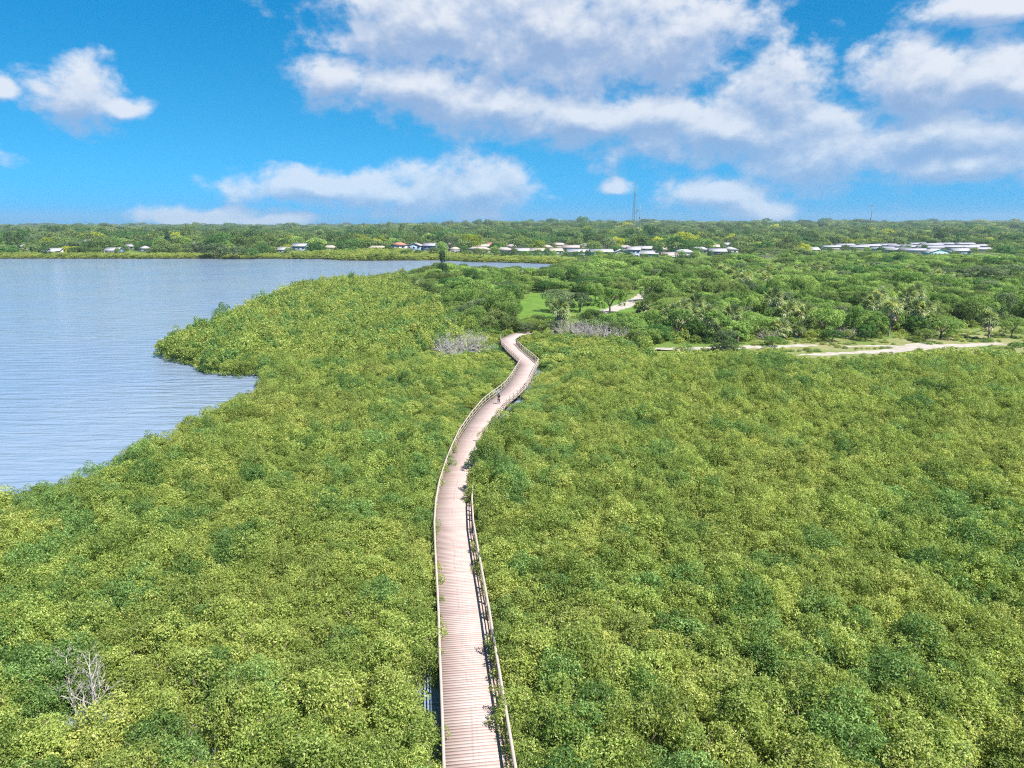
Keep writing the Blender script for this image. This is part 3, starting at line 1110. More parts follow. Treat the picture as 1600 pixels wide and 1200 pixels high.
T(1207, 541, 2.4, 4.2, 'leaf_bright', 'low bush on dry grass between the sand paths', 'bush')
T(1470, 528, 5.0, 9.0, 'leaf_bright', 'spreading light green bush on the grass bank')
T(1445, 533, 3.0, 5.0, 'leaf_olive', 'small bush at the bend of the sand path', 'bush')
T(1430, 520, 4.6, 5.6, 'leaf_dark', 'dark bush between the thick-trunk palm and grass bank')
T(1580, 527, 4.6, 6.0, 'leaf_bright', 'green bush behind the lone leaning palm')
T(1507, 505, 6.4, 7.0, 'leaf_dark', 'dark round tree above the grass bank')
T(1540, 505, 6.0, 6.5, 'leaf_bright', 'bright tree behind the lone leaning palm')
T(1370, 445, 9.0, 22, 'leaf_dark', 'broad dark green tree before the white roofs')
T(1412, 446, 8.6, 18, 'leaf_dark', 'dark green tree beside the broad dark tree')
T(1325, 440, 8.0, 15, 'leaf_dark', 'dark green tree left of the broad dark tree')
T(1480, 448, 8.4, 18, 'leaf_grey', 'grey-green tree before the pale blue house')
T(1530, 447, 9.2, 22, 'leaf_grey', 'large grey-green tree by the far dirt road')
T(1585, 446, 8.6, 18, 'leaf_grey', 'grey-green tree at the end of the far dirt road')
T(1565, 430, 9.4, 20, 'leaf_dark', 'dark tree behind the large grey-green tree')
T(1060, 428, 7.2, 20, 'leaf_olive', 'olive tree below the red house')
T(1120, 427, 8.6, 20, 'leaf_olive', 'yellow-olive tree right of the red house')
T(1165, 424, 10.2, 20, 'leaf_bright', 'tall green tree left of the pale bare tree')
T(945, 436, 9.6, 18, 'leaf_bright', 'big bushy green tree beside the channel water')
T(905, 440, 8.8, 14, 'leaf_bright', 'green tree on the near bank of the channel')
T(990, 430, 8.6, 18, 'leaf_bright', 'green tree below the white lakeside houses')
for (u, v, h) in ((1228, 428, 11.5), (1241, 430, 9.4), (1216, 428, 8.8), (1254, 429, 8.0), (1300, 430, 9.2), (1335, 432, 8.0)):
    x, y = W(u, v, 1.0)
    put('cypress', {'crown': COLUMN, 'trunk': COLUMN_TRUNK}, (x, y, 0.95), rng.uniform(0, 6), (1.6, 1.6, h / 8), f"{'tallest' if h > 11 else 'narrow'} pale green conifer in the spiky group behind the palms",
        'tree', None if h > 11 else 'spiky conifers behind the palms', {'crown': 'leaf_bright'})
x, y = W(692, 447, 1.0)
put('pine', {'crown': PINE, 'trunk': PINE_TRUNK}, (x, y, 0.95), 0.3, (1.0, 1.0, 1.12), 'tall dark conifer standing above the woods beside the channel', 'tree')
taken.append((x, y, 2))
x, y = W(350, 508, 0.3)
put('mangrove_tree', {'crown': MANG_HI[1], 'trunk': MANG_TRUNK}, (x, y, 0.2), 0.3, (1.7, 1.7, 1.95), 'taller dark mangrove standing out above the shore of the left point', 'tree', None, {'crown': 'mangrove_dark'})

# fill of the woods


def top_limit(P):
    u = 800 + F * P[:, 0] / (P[:, 1] * CP + (CAM_H - 4) * SP)
    v = np.interp(u, [560, 640, 700, 740, 860, 882, 940, 1000, 1090, 1150, 1200, 1260, 1300, 1380, 1440, 1560, 1620],
                  [432, 424, 411, 417, 421, 405, 400, 403, 406, 400, 397, 385, 395, 395, 399, 401, 388]) + 12 * (vnoise(P, 9, 61) - 0.42)
    return CAM_H - P[:, 1] * np.tan(PITCH + np.arctan((v - 600) / F)) - 1.0


UP = np.vstack([(lambda p: p[p[:, 1] < 225])(jitter_grid(-60, 260, 130, 225, 4.6)), (lambda p: p[p[:, 1] >= 225])(jitter_grid(-90, 420, 225, 560, 6.6))])
su = sdist(UP, upland_poly)
lawn_w = np.array([flatz(u, v) for u, v in lawn_px])
verge_w = np.array([flatz(u, v) for u, v in verge_px])
trail_w = np.array([flatz(u, v) for u, v in [(903, 491.5), (965, 482), (985, 474), (1000, 465.5), (1012, 455), (1030, 446)]])
ok = (su > 3.0) & in_view(UP, 8) & (sdist(UP, lawn_w) < -1.5) & (sdist(UP, verge_w) < -1.5) & (seg_dist(UP, trail_w) > 5) & (seg_dist(UP, mid_pts) > 4.0)
path_w = np.array([flatz(u, v) for u, v in [(1015, 545), (1130, 543.5), (1275, 539.5)]])
ok &= seg_dist(UP, path_w) > 5.5
road_w = np.array([flatz(u, v) for u, v in [(1500, 446.5), (1640, 446)]])
ok &= ~((seg_dist(UP, road_w) < 9))
# keep the line of sight to the lawn open
sight = np.array([flatz(u, v) for u, v in [(800, 500), (800, 524), (900, 516), (1040, 520), (1040, 470), (1010, 494)]])
for tx, ty, tr in taken:
    ok &= np.hypot(UP[:, 0] - tx, UP[:, 1] - ty) > tr
for u_, v_, r_ in ((888, 528, 5), (912, 531, 6), (936, 532, 6), (962, 533, 5), (925, 538, 6)):
    c_ = W(u_, v_, 1.0)
    ok &= np.hypot(UP[:, 0] - c_[0], UP[:, 1] - c_[1]) > r_
cd = np.hypot(UP[:, 0] - W(720, 540, 1)[0], UP[:, 1] - W(720, 540, 1)[1])
ok &= cd > 9
UP = UP[ok]
su = sdist(UP, upland_poly)
uh = 2.9 + 4.4 * vnoise(UP, 15, 21) + 2.2 * rng.random(len(UP)) ** 2
edge = sstep(0, 14, su)
uh = uh * (0.62 + 0.38 * edge)
lo_sight = in_poly(UP, sight)
uh = np.where(lo_sight, np.minimum(uh, 1.9), uh)
uw = np.where(UP[:, 1] < 225, rng.uniform(5.2, 7.8, len(UP)), rng.uniform(7.4, 10.5, len(UP)))
ut = 0.55 * vnoise(UP, 18, 23) + 0.45 * rng.random(len(UP))
far_dark = UP[:, 1] > 330
hl = top_limit(UP)
ok = hl > 1.3
uh = np.minimum(uh, hl)
UP, su, uh, uw, ut = UP[ok], su[ok], uh[ok], uw[ok], ut[ok]
utone = np.where(ut > 0.60, 2, np.where(ut > 0.30, 0, np.where(ut > 0.22, 3, 1)))
mats4 = ['leaf_bright', 'leaf_dark', 'leaf_olive', 'leaf_grey']
names4 = ['bright green', 'dark green', 'olive', 'grey-green']
uorder = np.argsort(np.where(np.abs(UP[:, 0]) < 0.72 * UP[:, 1], UP[:, 1], 1e9))
N_UP = 150
uz = terrain_z(UP)
for j in uorder[:N_UP]:
    x, y = UP[j]
    left = x < mid_pts[-3][0] + 2
    if not left and j % 6 == 0 and not in_poly([(x, y)], sight)[0]:
        t_ = empty('fan_palm', (x, y, uz[j] - 0.05), rng.uniform(-0.5, 0.5))
        tag(t_, 'grey-green fan palm mixed into the leafy woods behind the sandy path', 'palm', 'palms mixed into the woods')
        th_ = max(2.6, uh[j] + 0.5)
        tr_ = link(bpy.data.objects.new('trunk', palm_trunk(rng.uniform(-0.3, 0.3))), t_)
        tr_.scale = (1, 1, th_)
        for nm, me in (('crown', PALM[j % 2][0]), ('dead_fronds', PALM[j % 2][1])):
            o_ = link(bpy.data.objects.new(nm, me), t_)
            o_.location = (0, 0, th_)
            o_.scale = (1.6,) * 3
        continue
    where = 'in the thicket left of the boardwalk end' if left else 'in the woods behind the sandy path'
    put('broadleaf_tree', {'crown': TREE_HI[j % 5], 'trunk': TREE_TRUNK[j % 3]}, (x, y, uz[j] - 0.05), rng.uniform(0, 6.28), (uw[j] / 7.6, uw[j] / 7.6, uh[j] / 6.4),
        f'{names4[utone[j]]} leafy tree {where}', 'tree', f'{names4[utone[j]]} trees {where}', {'crown': mats4[utone[j]]})
rest = uorder[N_UP:]
UPM = [with_mat(TREE_HI[i], m_) for m_ in mats4 for i in range(3)]
instancer('woods', UPM, np.column_stack([UP[rest], uz[rest] - 0.05]), rng.uniform(0, 6.28, len(rest)), np.column_stack([uw[rest] / 7.6, uw[rest] / 7.6, uh[rest] / 6.4]),
          utone[rest] * 3 + rng.integers(0, 3, len(rest)))

# tussocks on the open grass
GP_ = jitter_grid(20, 190, 132, 172, 1.5)
ok = (sdist(GP_, verge_w) > 0.3) & in_view(GP_, 2)
for ln in ([(1235, 555), (1345, 551), (1400, 548), (1430, 543), (1480, 540.5), (1565, 536.5)], [(1322, 541.5), (1420, 541.5)], [(1170, 543), (1275, 539.5)]):
    ok &= seg_dist(GP_, np.array([flatz(u, v) for u, v in ln])) > 2.0
ok &= vnoise(GP_, 5, 71) > 0.42
GP_ = GP_[ok]
n = len(GP_)
ss = rng.uniform(0.14, 0.42, n)
instancer('grass_tussocks', LO9, np.column_stack([GP_, terrain_z(GP_) - 0.12]), rng.uniform(0, 6.28, n), np.column_stack([ss * 1.3, ss * 1.3, ss * 0.6]), rng.integers(0, 12, n))

# low scrub under the trees of the upland
SP_ = jitter_grid(-70, 260, 132, 250, 3.4)
ok = (sdist(SP_, upland_poly) > -2) & in_view(SP_, 4) & (sdist(SP_, lawn_w) < -0.5) & (sdist(SP_, verge_w) < -0.3) & (seg_dist(SP_, trail_w) > 5) & (seg_dist(SP_, mid_pts) > 3.0) & (seg_dist(SP_, path_w) > 4)
SP_ = SP_[ok]
n = len(SP_)
ss = rng.uniform(0.75, 1.35, n)
instancer('undergrowth', LO9, np.column_stack([SP_, terrain_z(SP_) - 0.45]), rng.uniform(0, 6.28, n), np.column_stack([ss, ss, ss * 0.7]), rng.integers(0, 12, n))

# ------------------------------------------------------------------ houses across the water
WALL, ROOF = {}, {}
for nm, c in dict(white=(0.52, 0.51, 0.50), cream=(0.48, 0.43, 0.35), lilac=(0.50, 0.48, 0.58), greyblue=(0.27, 0.34, 0.45), blue=(0.16, 0.24, 0.38), paleblue=(0.38, 0.50, 0.58), aqua=(0.30, 0.50, 0.54),
                  pink=(0.60, 0.33, 0.28), dark=(0.16, 0.18, 0.22), beige=(0.55, 0.48, 0.40)).items():
    WALL[nm] = plain('wall_' + nm, c, 0.8, 0.08, 0.8)
for nm, c in dict(white=(0.37, 0.355, 0.37), grey=(0.36, 0.34, 0.36), pinkish=(0.42, 0.33, 0.31), beige=(0.40, 0.34, 0.28), red=(0.46, 0.20, 0.14), brown=(0.33, 0.25, 0.21), lilac=(0.33, 0.31, 0.36)).items():
    ROOF[nm] = plain('roof_' + nm, c, 0.75, 0.12, 1.5)
M['door'] = plain('door_paint', (0.35, 0.25, 0.2), 0.6)
M['frame'] = plain('white_trim', (0.78, 0.78, 0.76), 0.6, 0.05)


def house(u, v, w, wall, roof, label, storeys=1, roofkind='gable', dep=9.0, rz=0.0, nwin=3, porch=False, group=None, name='house', rh=None):
    x, y = W(u, v, 1.3)
    for _ in range(8):
        zg = terrain_z([(x, y)])[0]
        x, y = W(u, v, zg)
    t = empty(name, (x, y, zg - 0.1), rz)
    tag(t, label, 'house', group)
    H = 2.9 * storeys + 0.3
    m = MB()
    m.box(-w / 2, w / 2, 0, dep, 0, H)
    rh = rh or (1.9 if roofkind == 'gable' else 2.2)
    o = 0.6
    if roofkind == 'front':      # gable end faces the water
        m.add([(-w / 2, 0, H), (w / 2, 0, H), (0, 0, H + rh), (-w / 2, dep, H), (w / 2, dep, H), (0, dep, H + rh)], t=[(0, 1, 2), (4, 3, 5)])
    elif roofkind == 'gable':
        m.add([(-w / 2, 0, H), (-w / 2, dep, H), (-w / 2, dep / 2, H + rh), (w / 2, 0, H), (w / 2, dep, H), (w / 2, dep / 2, H + rh)], t=[(1, 0, 2), (3, 4, 5)])
    m.build('wall', WALL[wall], t)
    r = MB()
    th = 0.18
    a, b = -w / 2 - o, w / 2 + o
    c, d = -o, dep + o
    zb = H - o * rh / (dep / 2)
    if roofkind == 'gable':
        for z_ in (0,):
            r.hexa([(a, c, zb), (b, c, zb), (b, dep / 2, H + rh), (a, dep / 2, H + rh), (a, c, zb + th), (b, c, zb + th), (b, dep / 2, H + rh + th), (a, dep / 2, H + rh + th)])
            r.hexa([(a, dep / 2, H + rh), (b, dep / 2, H + rh), (b, d, zb), (a, d, zb), (a, dep / 2, H + rh + th), (b, dep / 2, H + rh + th), (b, d, zb + th), (a, d, zb + th)])
    elif roofkind == 'front':
        zb = H - o * rh / (w / 2)
        r.hexa([(a, c, zb), (0, c, H + rh), (0, d, H + rh), (a, d, zb), (a, c, zb + th), (0, c, H + rh + th), (0, d, H + rh + th), (a, d, zb + th)])
        r.hexa([(0, c, H + rh), (b, c, zb), (b, d, zb), (0, d, H + rh), (0, c, H + rh + th), (b, c, zb + th), (b, d, zb + th), (0, d, H + rh + th)])
    elif roofkind == 'hip':
        k = min(w, dep) / 2
        z0 = H + 0.02
        r.add([(a, c, z0), (b, c, z0), (b, d, z0), (a, d, z0), (a + k + o, dep / 2, H + rh), (b - k - o, dep / 2, H + rh)],
              [(3, 2, 1, 0), (0, 1, 5, 4), (2, 3, 4, 5)], [(1, 2, 5), (3, 0, 4)])
    else:                        # low flat roof
        r.box(a, b, c, d, H + 0.003, H + 0.35)
    r.build('roof', ROOF[roof], t)
    for s_ in range(storeys):
        for i in range(nwin):
            cx = -w / 2 + w * (i + 0.5) / nwin
            if s_ == 0 and i == nwin // 2 and nwin > 2:
                q = MB()
                q.box(cx - 0.55, cx + 0.55, -0.06, -0.004, 0.1, 2.3)
                q.build('door', M['door'], t)
                continue
            q = MB()
            q.box(cx - 0.85, cx + 0.85, -0.05, -0.004, 0.9 + 2.9 * s_, 2.3 + 2.9 * s_)
            wn = q.build('window', M['glass'], t)
            q = MB()
            for bx in ((-0.95, -0.86, 0.8, 2.4), (0.86, 0.95, 0.8, 2.4), (-0.86, 0.86, 0.8, 0.89), (-0.86, 0.86, 2.31, 2.4)):
                q.box(cx + bx[0], cx + bx[1], -0.09, -0.004, bx[2] + 2.9 * s_, bx[3] + 2.9 * s_)
            q.build('frame', M['frame'], wn)
    if porch:
        q = MB()
        q.box(-w * 0.35, w * 0.35, -3.2, -0.65, 2.55, 2.7)
        for px_ in (-w * 0.33, 0, w * 0.33):
            q.box(px_ - 0.08, px_ + 0.08, -3.1, -2.94, 0, 2.549)
        q.build('porch', M['frame'], t)
    return t


HS = [
    # u, v base, width m, wall, roof, label, storeys, roof kind, windows, porch
    (34, 391, 11, 'white', 'white', 'low white-roofed house at the left end of the far shore', 1, 'hip', 3, False),
    (80, 398, 13, 'white', 'grey', 'low white house with dark windows close to the shoreline trees', 1, 'gable', 4, True),
    (140, 386, 11, 'white', 'white', 'white two-storey house in trees left of the dark cypress', 2, 'gable', 3, False),
    (174, 397, 11, 'blue', 'white', 'dark blue house with white roof on the far shore', 1, 'gable', 3, True),
    (202, 390, 8, 'white', 'lilac', 'small pale roof half hidden right of the dark blue house', 1, 'gable', 2, False),
    (223, 394, 7, 'white', 'white', 'small white house nearest left of the dark cypress', 1, 'hip', 2, False),
    (443, 396, 9, 'white', 'grey', 'low grey-roofed house left of the grey-blue gabled house', 1, 'gable', 2, False),
    (467, 396, 11, 'greyblue', 'white', 'grey-blue house with white gable roof behind shoreline mangroves', 2, 'gable', 3, False),
    (515, 393, 13, 'cream', 'beige', 'low cream house with beige roof in trees', 1, 'hip', 3, False),
    (590, 394, 18, 'cream', 'beige', 'wide cream house with tan roof left of the row of two-storey houses', 1, 'hip', 4, False),
    (622, 394, 13, 'lilac', 'red', 'lilac two-storey house with red tiled roof', 2, 'hip', 3, False),
    (647, 395, 11, 'greyblue', 'pinkish', 'two-storey grey-blue house with a gable facing the water', 2, 'front', 3, False),
    (671, 395, 11, 'blue', 'lilac', 'deep blue two-storey house at the end of its row', 2, 'gable', 3, False),
    (711, 396, 11, 'dark', 'beige', 'dark porch house with tan roof right of the round green tree', 1, 'hip', 3, True),
    (747, 396, 20, 'beige', 'pinkish', 'long pinkish-roofed house behind the yellow-green tree', 1, 'hip', 4, False),
    (766, 387, 10, 'cream', 'red', 'house with bright red roof behind the long pinkish one', 1, 'gable', 2, False),
    (786, 397, 14, 'white', 'pinkish', 'white house with pinkish roof at the channel bank', 1, 'hip', 3, False),
    (813, 398, 13, 'white', 'grey', 'white waterside house with grey roof', 1, 'gable', 4, False),
    (840, 398, 12, 'paleblue', 'beige', 'pale blue cottage with beige roof at the channel', 1, 'gable', 3, False),
    (868, 398, 12, 'white', 'beige', 'white cottage with beige roof beside the pale blue one', 1, 'gable', 3, False),
    (870, 388, 22, 'beige', 'pinkish', 'long tan-roofed house behind the waterside cottages', 1, 'hip', 3, False),
    (905, 400, 17, 'paleblue', 'white', 'pale blue house with long white roof above the channel end', 1, 'gable', 4, False),
    (941, 400, 17, 'aqua', 'white', 'aqua-walled house with white roof', 1, 'gable', 4, False),
    (970, 401, 9, 'white', 'white', 'small white house left of the balcony house', 1, 'front', 2, False),
    (990, 403, 9, 'greyblue', 'white', 'two-storey grey-blue house with balcony among palms', 2, 'gable', 3, True),
    (1014, 403, 13, 'aqua', 'white', 'blue-green house with white roof beside the balcony house', 1, 'gable', 4, False),
    (1047, 406, 11, 'pink', 'pinkish', 'reddish pink house with a porch above the olive trees', 1, 'gable', 3, True),
    (1072, 401, 15, 'white', 'white', 'white low-roofed house right of the reddish one', 1, 'hip', 3, False),
    (1122, 399, 13, 'dark', 'white', 'dark-walled house with white roof', 1, 'gable', 3, False),
    (1143, 396, 11, 'white', 'white', 'white house nestled beside the dark-walled house', 1, 'hip', 2, False),
    (1136, 387, 11, 'white', 'lilac', 'lilac-roofed house in trees above the dark-walled house', 1, 'gable', 2, False),
    (1273, 396, 8, 'greyblue', 'white', 'small grey-blue house behind the spiky conifers', 1, 'gable', 2, False),
    (1312, 371, 34, 'white', 'white', 'white building high among the distant trees', 1, 'flat', 4, False),
    (1577, 377, 30, 'lilac', 'lilac', 'lilac-roofed building at the edge of the far woods', 1, 'hip', 4, False),
    (1544, 352, 60, 'white', 'white', 'pale block on the far ridge', 2, 'flat', 5, False),
    (1266, 377, 16, 'beige', 'beige', 'tan roof showing through distant trees', 1, 'hip', 3, False),
    (1465, 367, 26, 'beige', 'pinkish', 'tan-roofed house behind the mobile homes', 1, 'hip', 3, False),
    (300, 386, 9, 'white', 'white', 'small white house right of the dark cypress', 1, 'hip', 2, False),
    (1469, 400, 17, 'aqua', 'white', 'pale aqua house with a row of white-framed windows', 1, 'front', 6, False),
    (1503, 398, 14, 'paleblue', 'white', 'pale blue mobile home right of the aqua house', 1, 'gable', 4, False),
]
for u, v, w, wl, rf, lab, st, rk, nw, pc in HS:
    house(u, v, w, wl, rf, lab, st, rk, rng.uniform(8, 10.5), rng.uniform(-0.2, 0.2), nw, pc)
for i, (u, v, w) in enumerate(((1303, 391, 14), (1322, 388, 14), (1341, 391, 14), (1360, 389, 14), (1381, 394, 15), (1386, 388, 16), (1404, 396, 15), (1408, 390, 16), (1428, 397, 14), (1430, 391, 16),
                               (1434, 386, 18), (1455, 392, 16), (1458, 387, 18), (1481, 391, 18), (1484, 386, 18), (1508, 391, 18), (1510, 386, 18), (1530, 395, 13), (1535, 389, 16))):
    house(u, v, w + 5, 'beige', 'lilac' if i % 3 else 'white', f"{'lilac' if i % 3 else 'white'}-roofed mobile home packed in rows beyond the dark trees", 1, 'gable', 8.0, rng.uniform(-0.25, 0.25), 3, False,
          f"{'lilac' if i % 3 else 'white'}-roofed mobile homes", 'mobile_home', 1.3)

for i, (u, v, w) in enumerate(((697, 388, 14), (722, 386, 13), (752, 390, 15), (800, 391, 14), (826, 388, 15), (853, 392, 13), (892, 392, 15), (915, 389, 14), (948, 392, 15), (978, 393, 14),
                               (1006, 394, 14), (1034, 396, 13), (1062, 393, 15), (1092, 396, 15), (1112, 391, 13))):
    rf = ('pinkish', 'white', 'beige')[i % 3]
    nm = {'pinkish': 'pinkish', 'white': 'white', 'beige': 'tan'}[rf]
    house(u, v, w, ('white', 'cream', 'beige')[(i * 2) % 3], rf, f'{nm}-roofed house in the back row behind the waterside houses', 1, 'hip' if i % 2 else 'gable', 9.0, rng.uniform(-0.3, 0.3), 3, False,
          f'{nm}-roofed houses in the back row')

# ------------------------------------------------------------------ trees of the far shore
SUB = []


def S(u, v, h, w, mat, label, group=None, name='broadleaf_tree'):
    x, y = W(u, v, 1.3)
    for _ in range(6):
        zg = terrain_z([(x, y)])[0]
        x, y = W(u, v, zg)
    k = len(SUB)
    SUB.append((x, y, w))
    put(name, {'crown': TREE_SUB[k % 4], 'trunk': TREE_TRUNK[k % 3]}, (x, y, zg - 0.1), rng.uniform(0, 6.28), (w / 8.2, w / 8.2, h / 6.6), label, 'tree', group, {'crown': mat})


S(737, 393, 16, 19, 'leaf_yellow', 'large yellow-green tree towering over the pinkish-roofed house')
S(689, 396, 9.5, 11, 'leaf_bright', 'round bright green tree at the end of the blue house row')
S(672, 388, 15, 18, 'leaf_bright', 'tall green tree behind the deep blue house')
S(715, 388, 11, 13, 'leaf_olive', 'olive tree left of the large yellow-green tree')
S(725, 397, 7, 8, 'leaf_dark', 'small dark tree in front of the pinkish-roofed house')
S(773, 398, 7, 9, 'leaf_bright', 'spreading tree before the channel-bank house')
S(838, 392, 10, 18, 'leaf_yellow', 'yellow rounded tree behind the pale blue cottage')
S(926, 394, 10, 16, 'leaf_olive', 'straw-coloured tree between the waterside houses')
S(960, 392, 13, 18, 'leaf_yellow', 'yellow-topped tree behind the aqua house')
S(1000, 392, 15, 24, 'leaf_olive', 'broad olive tree above the blue-green house')
S(1068, 391, 17, 24, 'leaf_yellow', 'tall yellow-green tree behind the white low-roofed house')
S(1040, 394, 12, 14, 'leaf_dark', 'dark tree left of the tall yellow-green tree')
S(1102, 394, 12, 18, 'leaf_bright', 'green tree left of the dark-walled house')
S(1145, 385, 13, 20, 'leaf_yellow', 'yellow-green tree above the lilac-roofed house')
S(1030, 402, 9, 6, 'leaf_dark', 'slim dark tree between the blue-green and reddish houses')
S(1440, 383, 10, 22, 'leaf_yellow', 'yellowish round tree behind the mobile homes')
S(565, 393, 12, 20, 'leaf_bright', 'wide green tree left of the wide cream house')
S(595, 388, 12, 15, 'leaf_yellow', 'pale yellow-green tree behind the wide cream house')
S(455, 385, 12, 14, 'leaf_yellow', 'yellow-green tree behind the grey-blue gabled house')
S(336, 401, 10, 20, 'leaf_grey', 'broad blue-grey tree on the far shoreline')
S(366, 402, 8.5, 18, 'leaf_grey', 'blue-grey tree beside the broad one on the shoreline')
S(308, 399, 10, 18, 'leaf_grey', 'blue-grey tree nearest the dark cypress')
S(392, 402, 6.5, 13, 'leaf_dark', 'dark tree at the water before the grey-roofed house')
S(350, 392, 16, 26, 'leaf_dark', 'tall dark tree behind the blue-grey trees')
S(112, 393, 10, 16, 'leaf_olive', 'olive tree between the low white and two-storey house')
S(12, 393, 9, 16, 'leaf_bright', 'green tree at the left end of the far shore')
S(60, 392, 11, 18, 'leaf_olive', 'olive tree behind the low white house')
x, y = W(264, 396, 1.3)
put('cypress', {'crown': COLUMN, 'trunk': COLUMN_TRUNK}, (x, y, 1.2), 0.4, (2.4, 2.4, 2.6), 'narrow dark cypress standing tall on the far shore', 'tree', None, {'crown': 'leaf_pine'})
hp = np.array([(W(h[0], h[1], 1.3)[0], W(h[0], h[1], 1.3)[1]) for h in HS])
cand = []
tries = 0
while len(cand) < 70 and tries < 4000:
    tries += 1
    u = rng.uniform(-10, 1610)
    v = rng.uniform(386, 399) if u < 1090 else rng.uniform(382, 392)
    x, y = W(u, v, 1.3)
    if sdist([(x, y)], far_poly)[0] < 26:
        continue
    mpx = y / F
    # a tree must not stand right in front of a house
    if any(abs(u - h[0]) < h[2] / mpx * 0.62 + 5 and v > h[1] - 3 for h in HS):
        continue
    if u > 1290 and u < 1560:
        continue
    if any((u - c[0]) ** 2 + ((v - c[1]) * 4) ** 2 < 13 ** 2 for c in cand):
        continue
    cand.append((u, v))
for u, v in ((612, 399), (629, 400), (678, 400), (693, 401), (719, 401), (745, 402), (779, 402), (792, 403), (815, 404), (839, 404), (862, 404), (897, 405), (911, 405), (934, 406), (948, 406), (972, 406), (1024, 408), (1040, 409), (1078, 407), (1128, 403), (1300, 396), (1318, 394), (1337, 397), (1352, 395), (1372, 399), (1394, 400), (1412, 401), (1422, 394), (1446, 396), (1490, 402), (1522, 398), (1548, 396), (72, 400), (150, 391), (188, 400), (450, 400), (505, 397), (598, 400), (640, 399), (657, 400), (733, 401), (757, 401), (801, 403), (826, 402), (853, 403), (881, 403), (921, 404), (958, 405), (981, 407), (1003, 407), (1059, 409), (1088, 407), (1110, 403)):
    m_ = ('leaf_bright', 'leaf_dark', 'leaf_olive')[int(rng.integers(0, 3))]
    nm_ = {'leaf_bright': 'bright green', 'leaf_dark': 'dark green', 'leaf_olive': 'olive'}[m_]
    S(u + rng.uniform(-4, 4), v, rng.uniform(3.8, 7.5), rng.uniform(4, 8.5), m_, f'small {nm_} tree in front of the waterside houses', f'small {nm_} trees before the houses', 'garden_tree')
tones = ['leaf_bright', 'leaf_olive', 'leaf_dark', 'leaf_grey', 'leaf_olive']
tn_ = {'leaf_bright': 'bright green', 'leaf_olive': 'olive', 'leaf_dark': 'dark green', 'leaf_grey': 'grey-green'}
for i, (u, v) in enumerate(cand):
    m_ = tones[int(rng.integers(0, 5))]
    area = 'left of the blue house row' if u < 640 else 'behind the waterside houses'
    S(u, v, rng.uniform(9, 15), rng.uniform(12, 21), m_, f'{tn_[m_]} garden tree on the far shore {area}', f'{tn_[m_]} garden trees {area}')

# the woods that run to the horizon


def far_woods():
    P, s, hz = [], [], []
    for y0, y1, sp, sc_, hh, pt_ in ((575, 1000, 10.5, 1.7, 1.35, 34), (1000, 1900, 18, 2.7, 1.6, 70), (1900, 5200, 44, 5.2, 1.75, 190)):
        wx = 0.76 * y1
        p = jitter_grid(-wx, wx, y0, y1, sp)
        p = p[(np.abs(p[:, 0]) < 0.74 * p[:, 1] + 30)]
        if y0 < 1000:
            p = p[sdist(p, far_poly) > 24]
        clump = vnoise(p, pt_, 41) * 0.6 + vnoise(p, pt_ * 0.37, 42) * 0.4
        tall = np.where(rng.random(len(p)) < (0.12 if y0 < 1500 else 0.05), rng.uniform(1.3, 1.75 if y0 < 1500 else 2.0, len(p)), 1.0)
        P.append(p)
        s.append(sc_ * rng.uniform(0.6, 1.35, len(p)) * np.where(tall > 1, 1.15, 1.0))
        hz.append(hh * (0.42 + 1.0 * clump) * rng.uniform(0.8, 1.2, len(p)) * tall)
    return np.vstack(P), np.concatenate(s), np.concatenate(hz)


DP, dsc, dh = far_woods()
# open ground: house plots and streets of the near suburb
uu = 800 + F * DP[:, 0] / (DP[:, 1] * CP)
keep = np.ones(len(DP), bool)
allh = [o for o in COL.objects if o.get('category') == 'house']
for h in allh:
    hx, hy, _ = h.location
    hw = 9.5 + (6 if 'mobile' in h.name else 0)
    keep &= ~((np.abs(DP[:, 0] - hx) < hw) & (DP[:, 1] > hy - (26 if DP is not None else 0)) & (DP[:, 1] < hy + 16))
    keep &= ~((np.abs(DP[:, 0] - hx * DP[:, 1] / hy) < hw * 0.8) & (DP[:, 1] > hy - 120) & (DP[:, 1] < hy))
near = DP[:, 1] < 640
keep &= ~(near & (vnoise(DP, 22, 31) > 0.62) & (uu > 560) & (uu < 1100))
for x, y, w in SUB:
    keep &= np.hypot(DP[:, 0] - x, DP[:, 1] - y) > w * 0.4
DP, dsc, dh = DP[keep], dsc[keep], dh[keep]
n = len(DP)
dh *= np.where(DP[:, 1] < 700, 0.85, 1.0)
FARM = [with_mat(TREE_LO[i], m_) for m_ in ('far', 'leaf_dark', 'leaf_olive', 'leaf_yellow') for i in range(4)]
pt = 0.45 * rng.random(n) + 0.55 * np.clip(1.6 * vnoise(DP, 45, 51) - 0.3, 0, 1)
far_idx = np.where(pt < 0.34, 4, np.where(pt < 0.62, 0, np.where(pt < 0.88, 8, 12))) + rng.integers(0, 4, n)
instancer('distant_woods', FARM, np.column_stack([DP, terrain_z(DP) - 0.8]), rng.uniform(0, 6.28, n), np.column_stack([dsc, dsc, dh]), far_idx)

# ------------------------------------------------------------------ masts


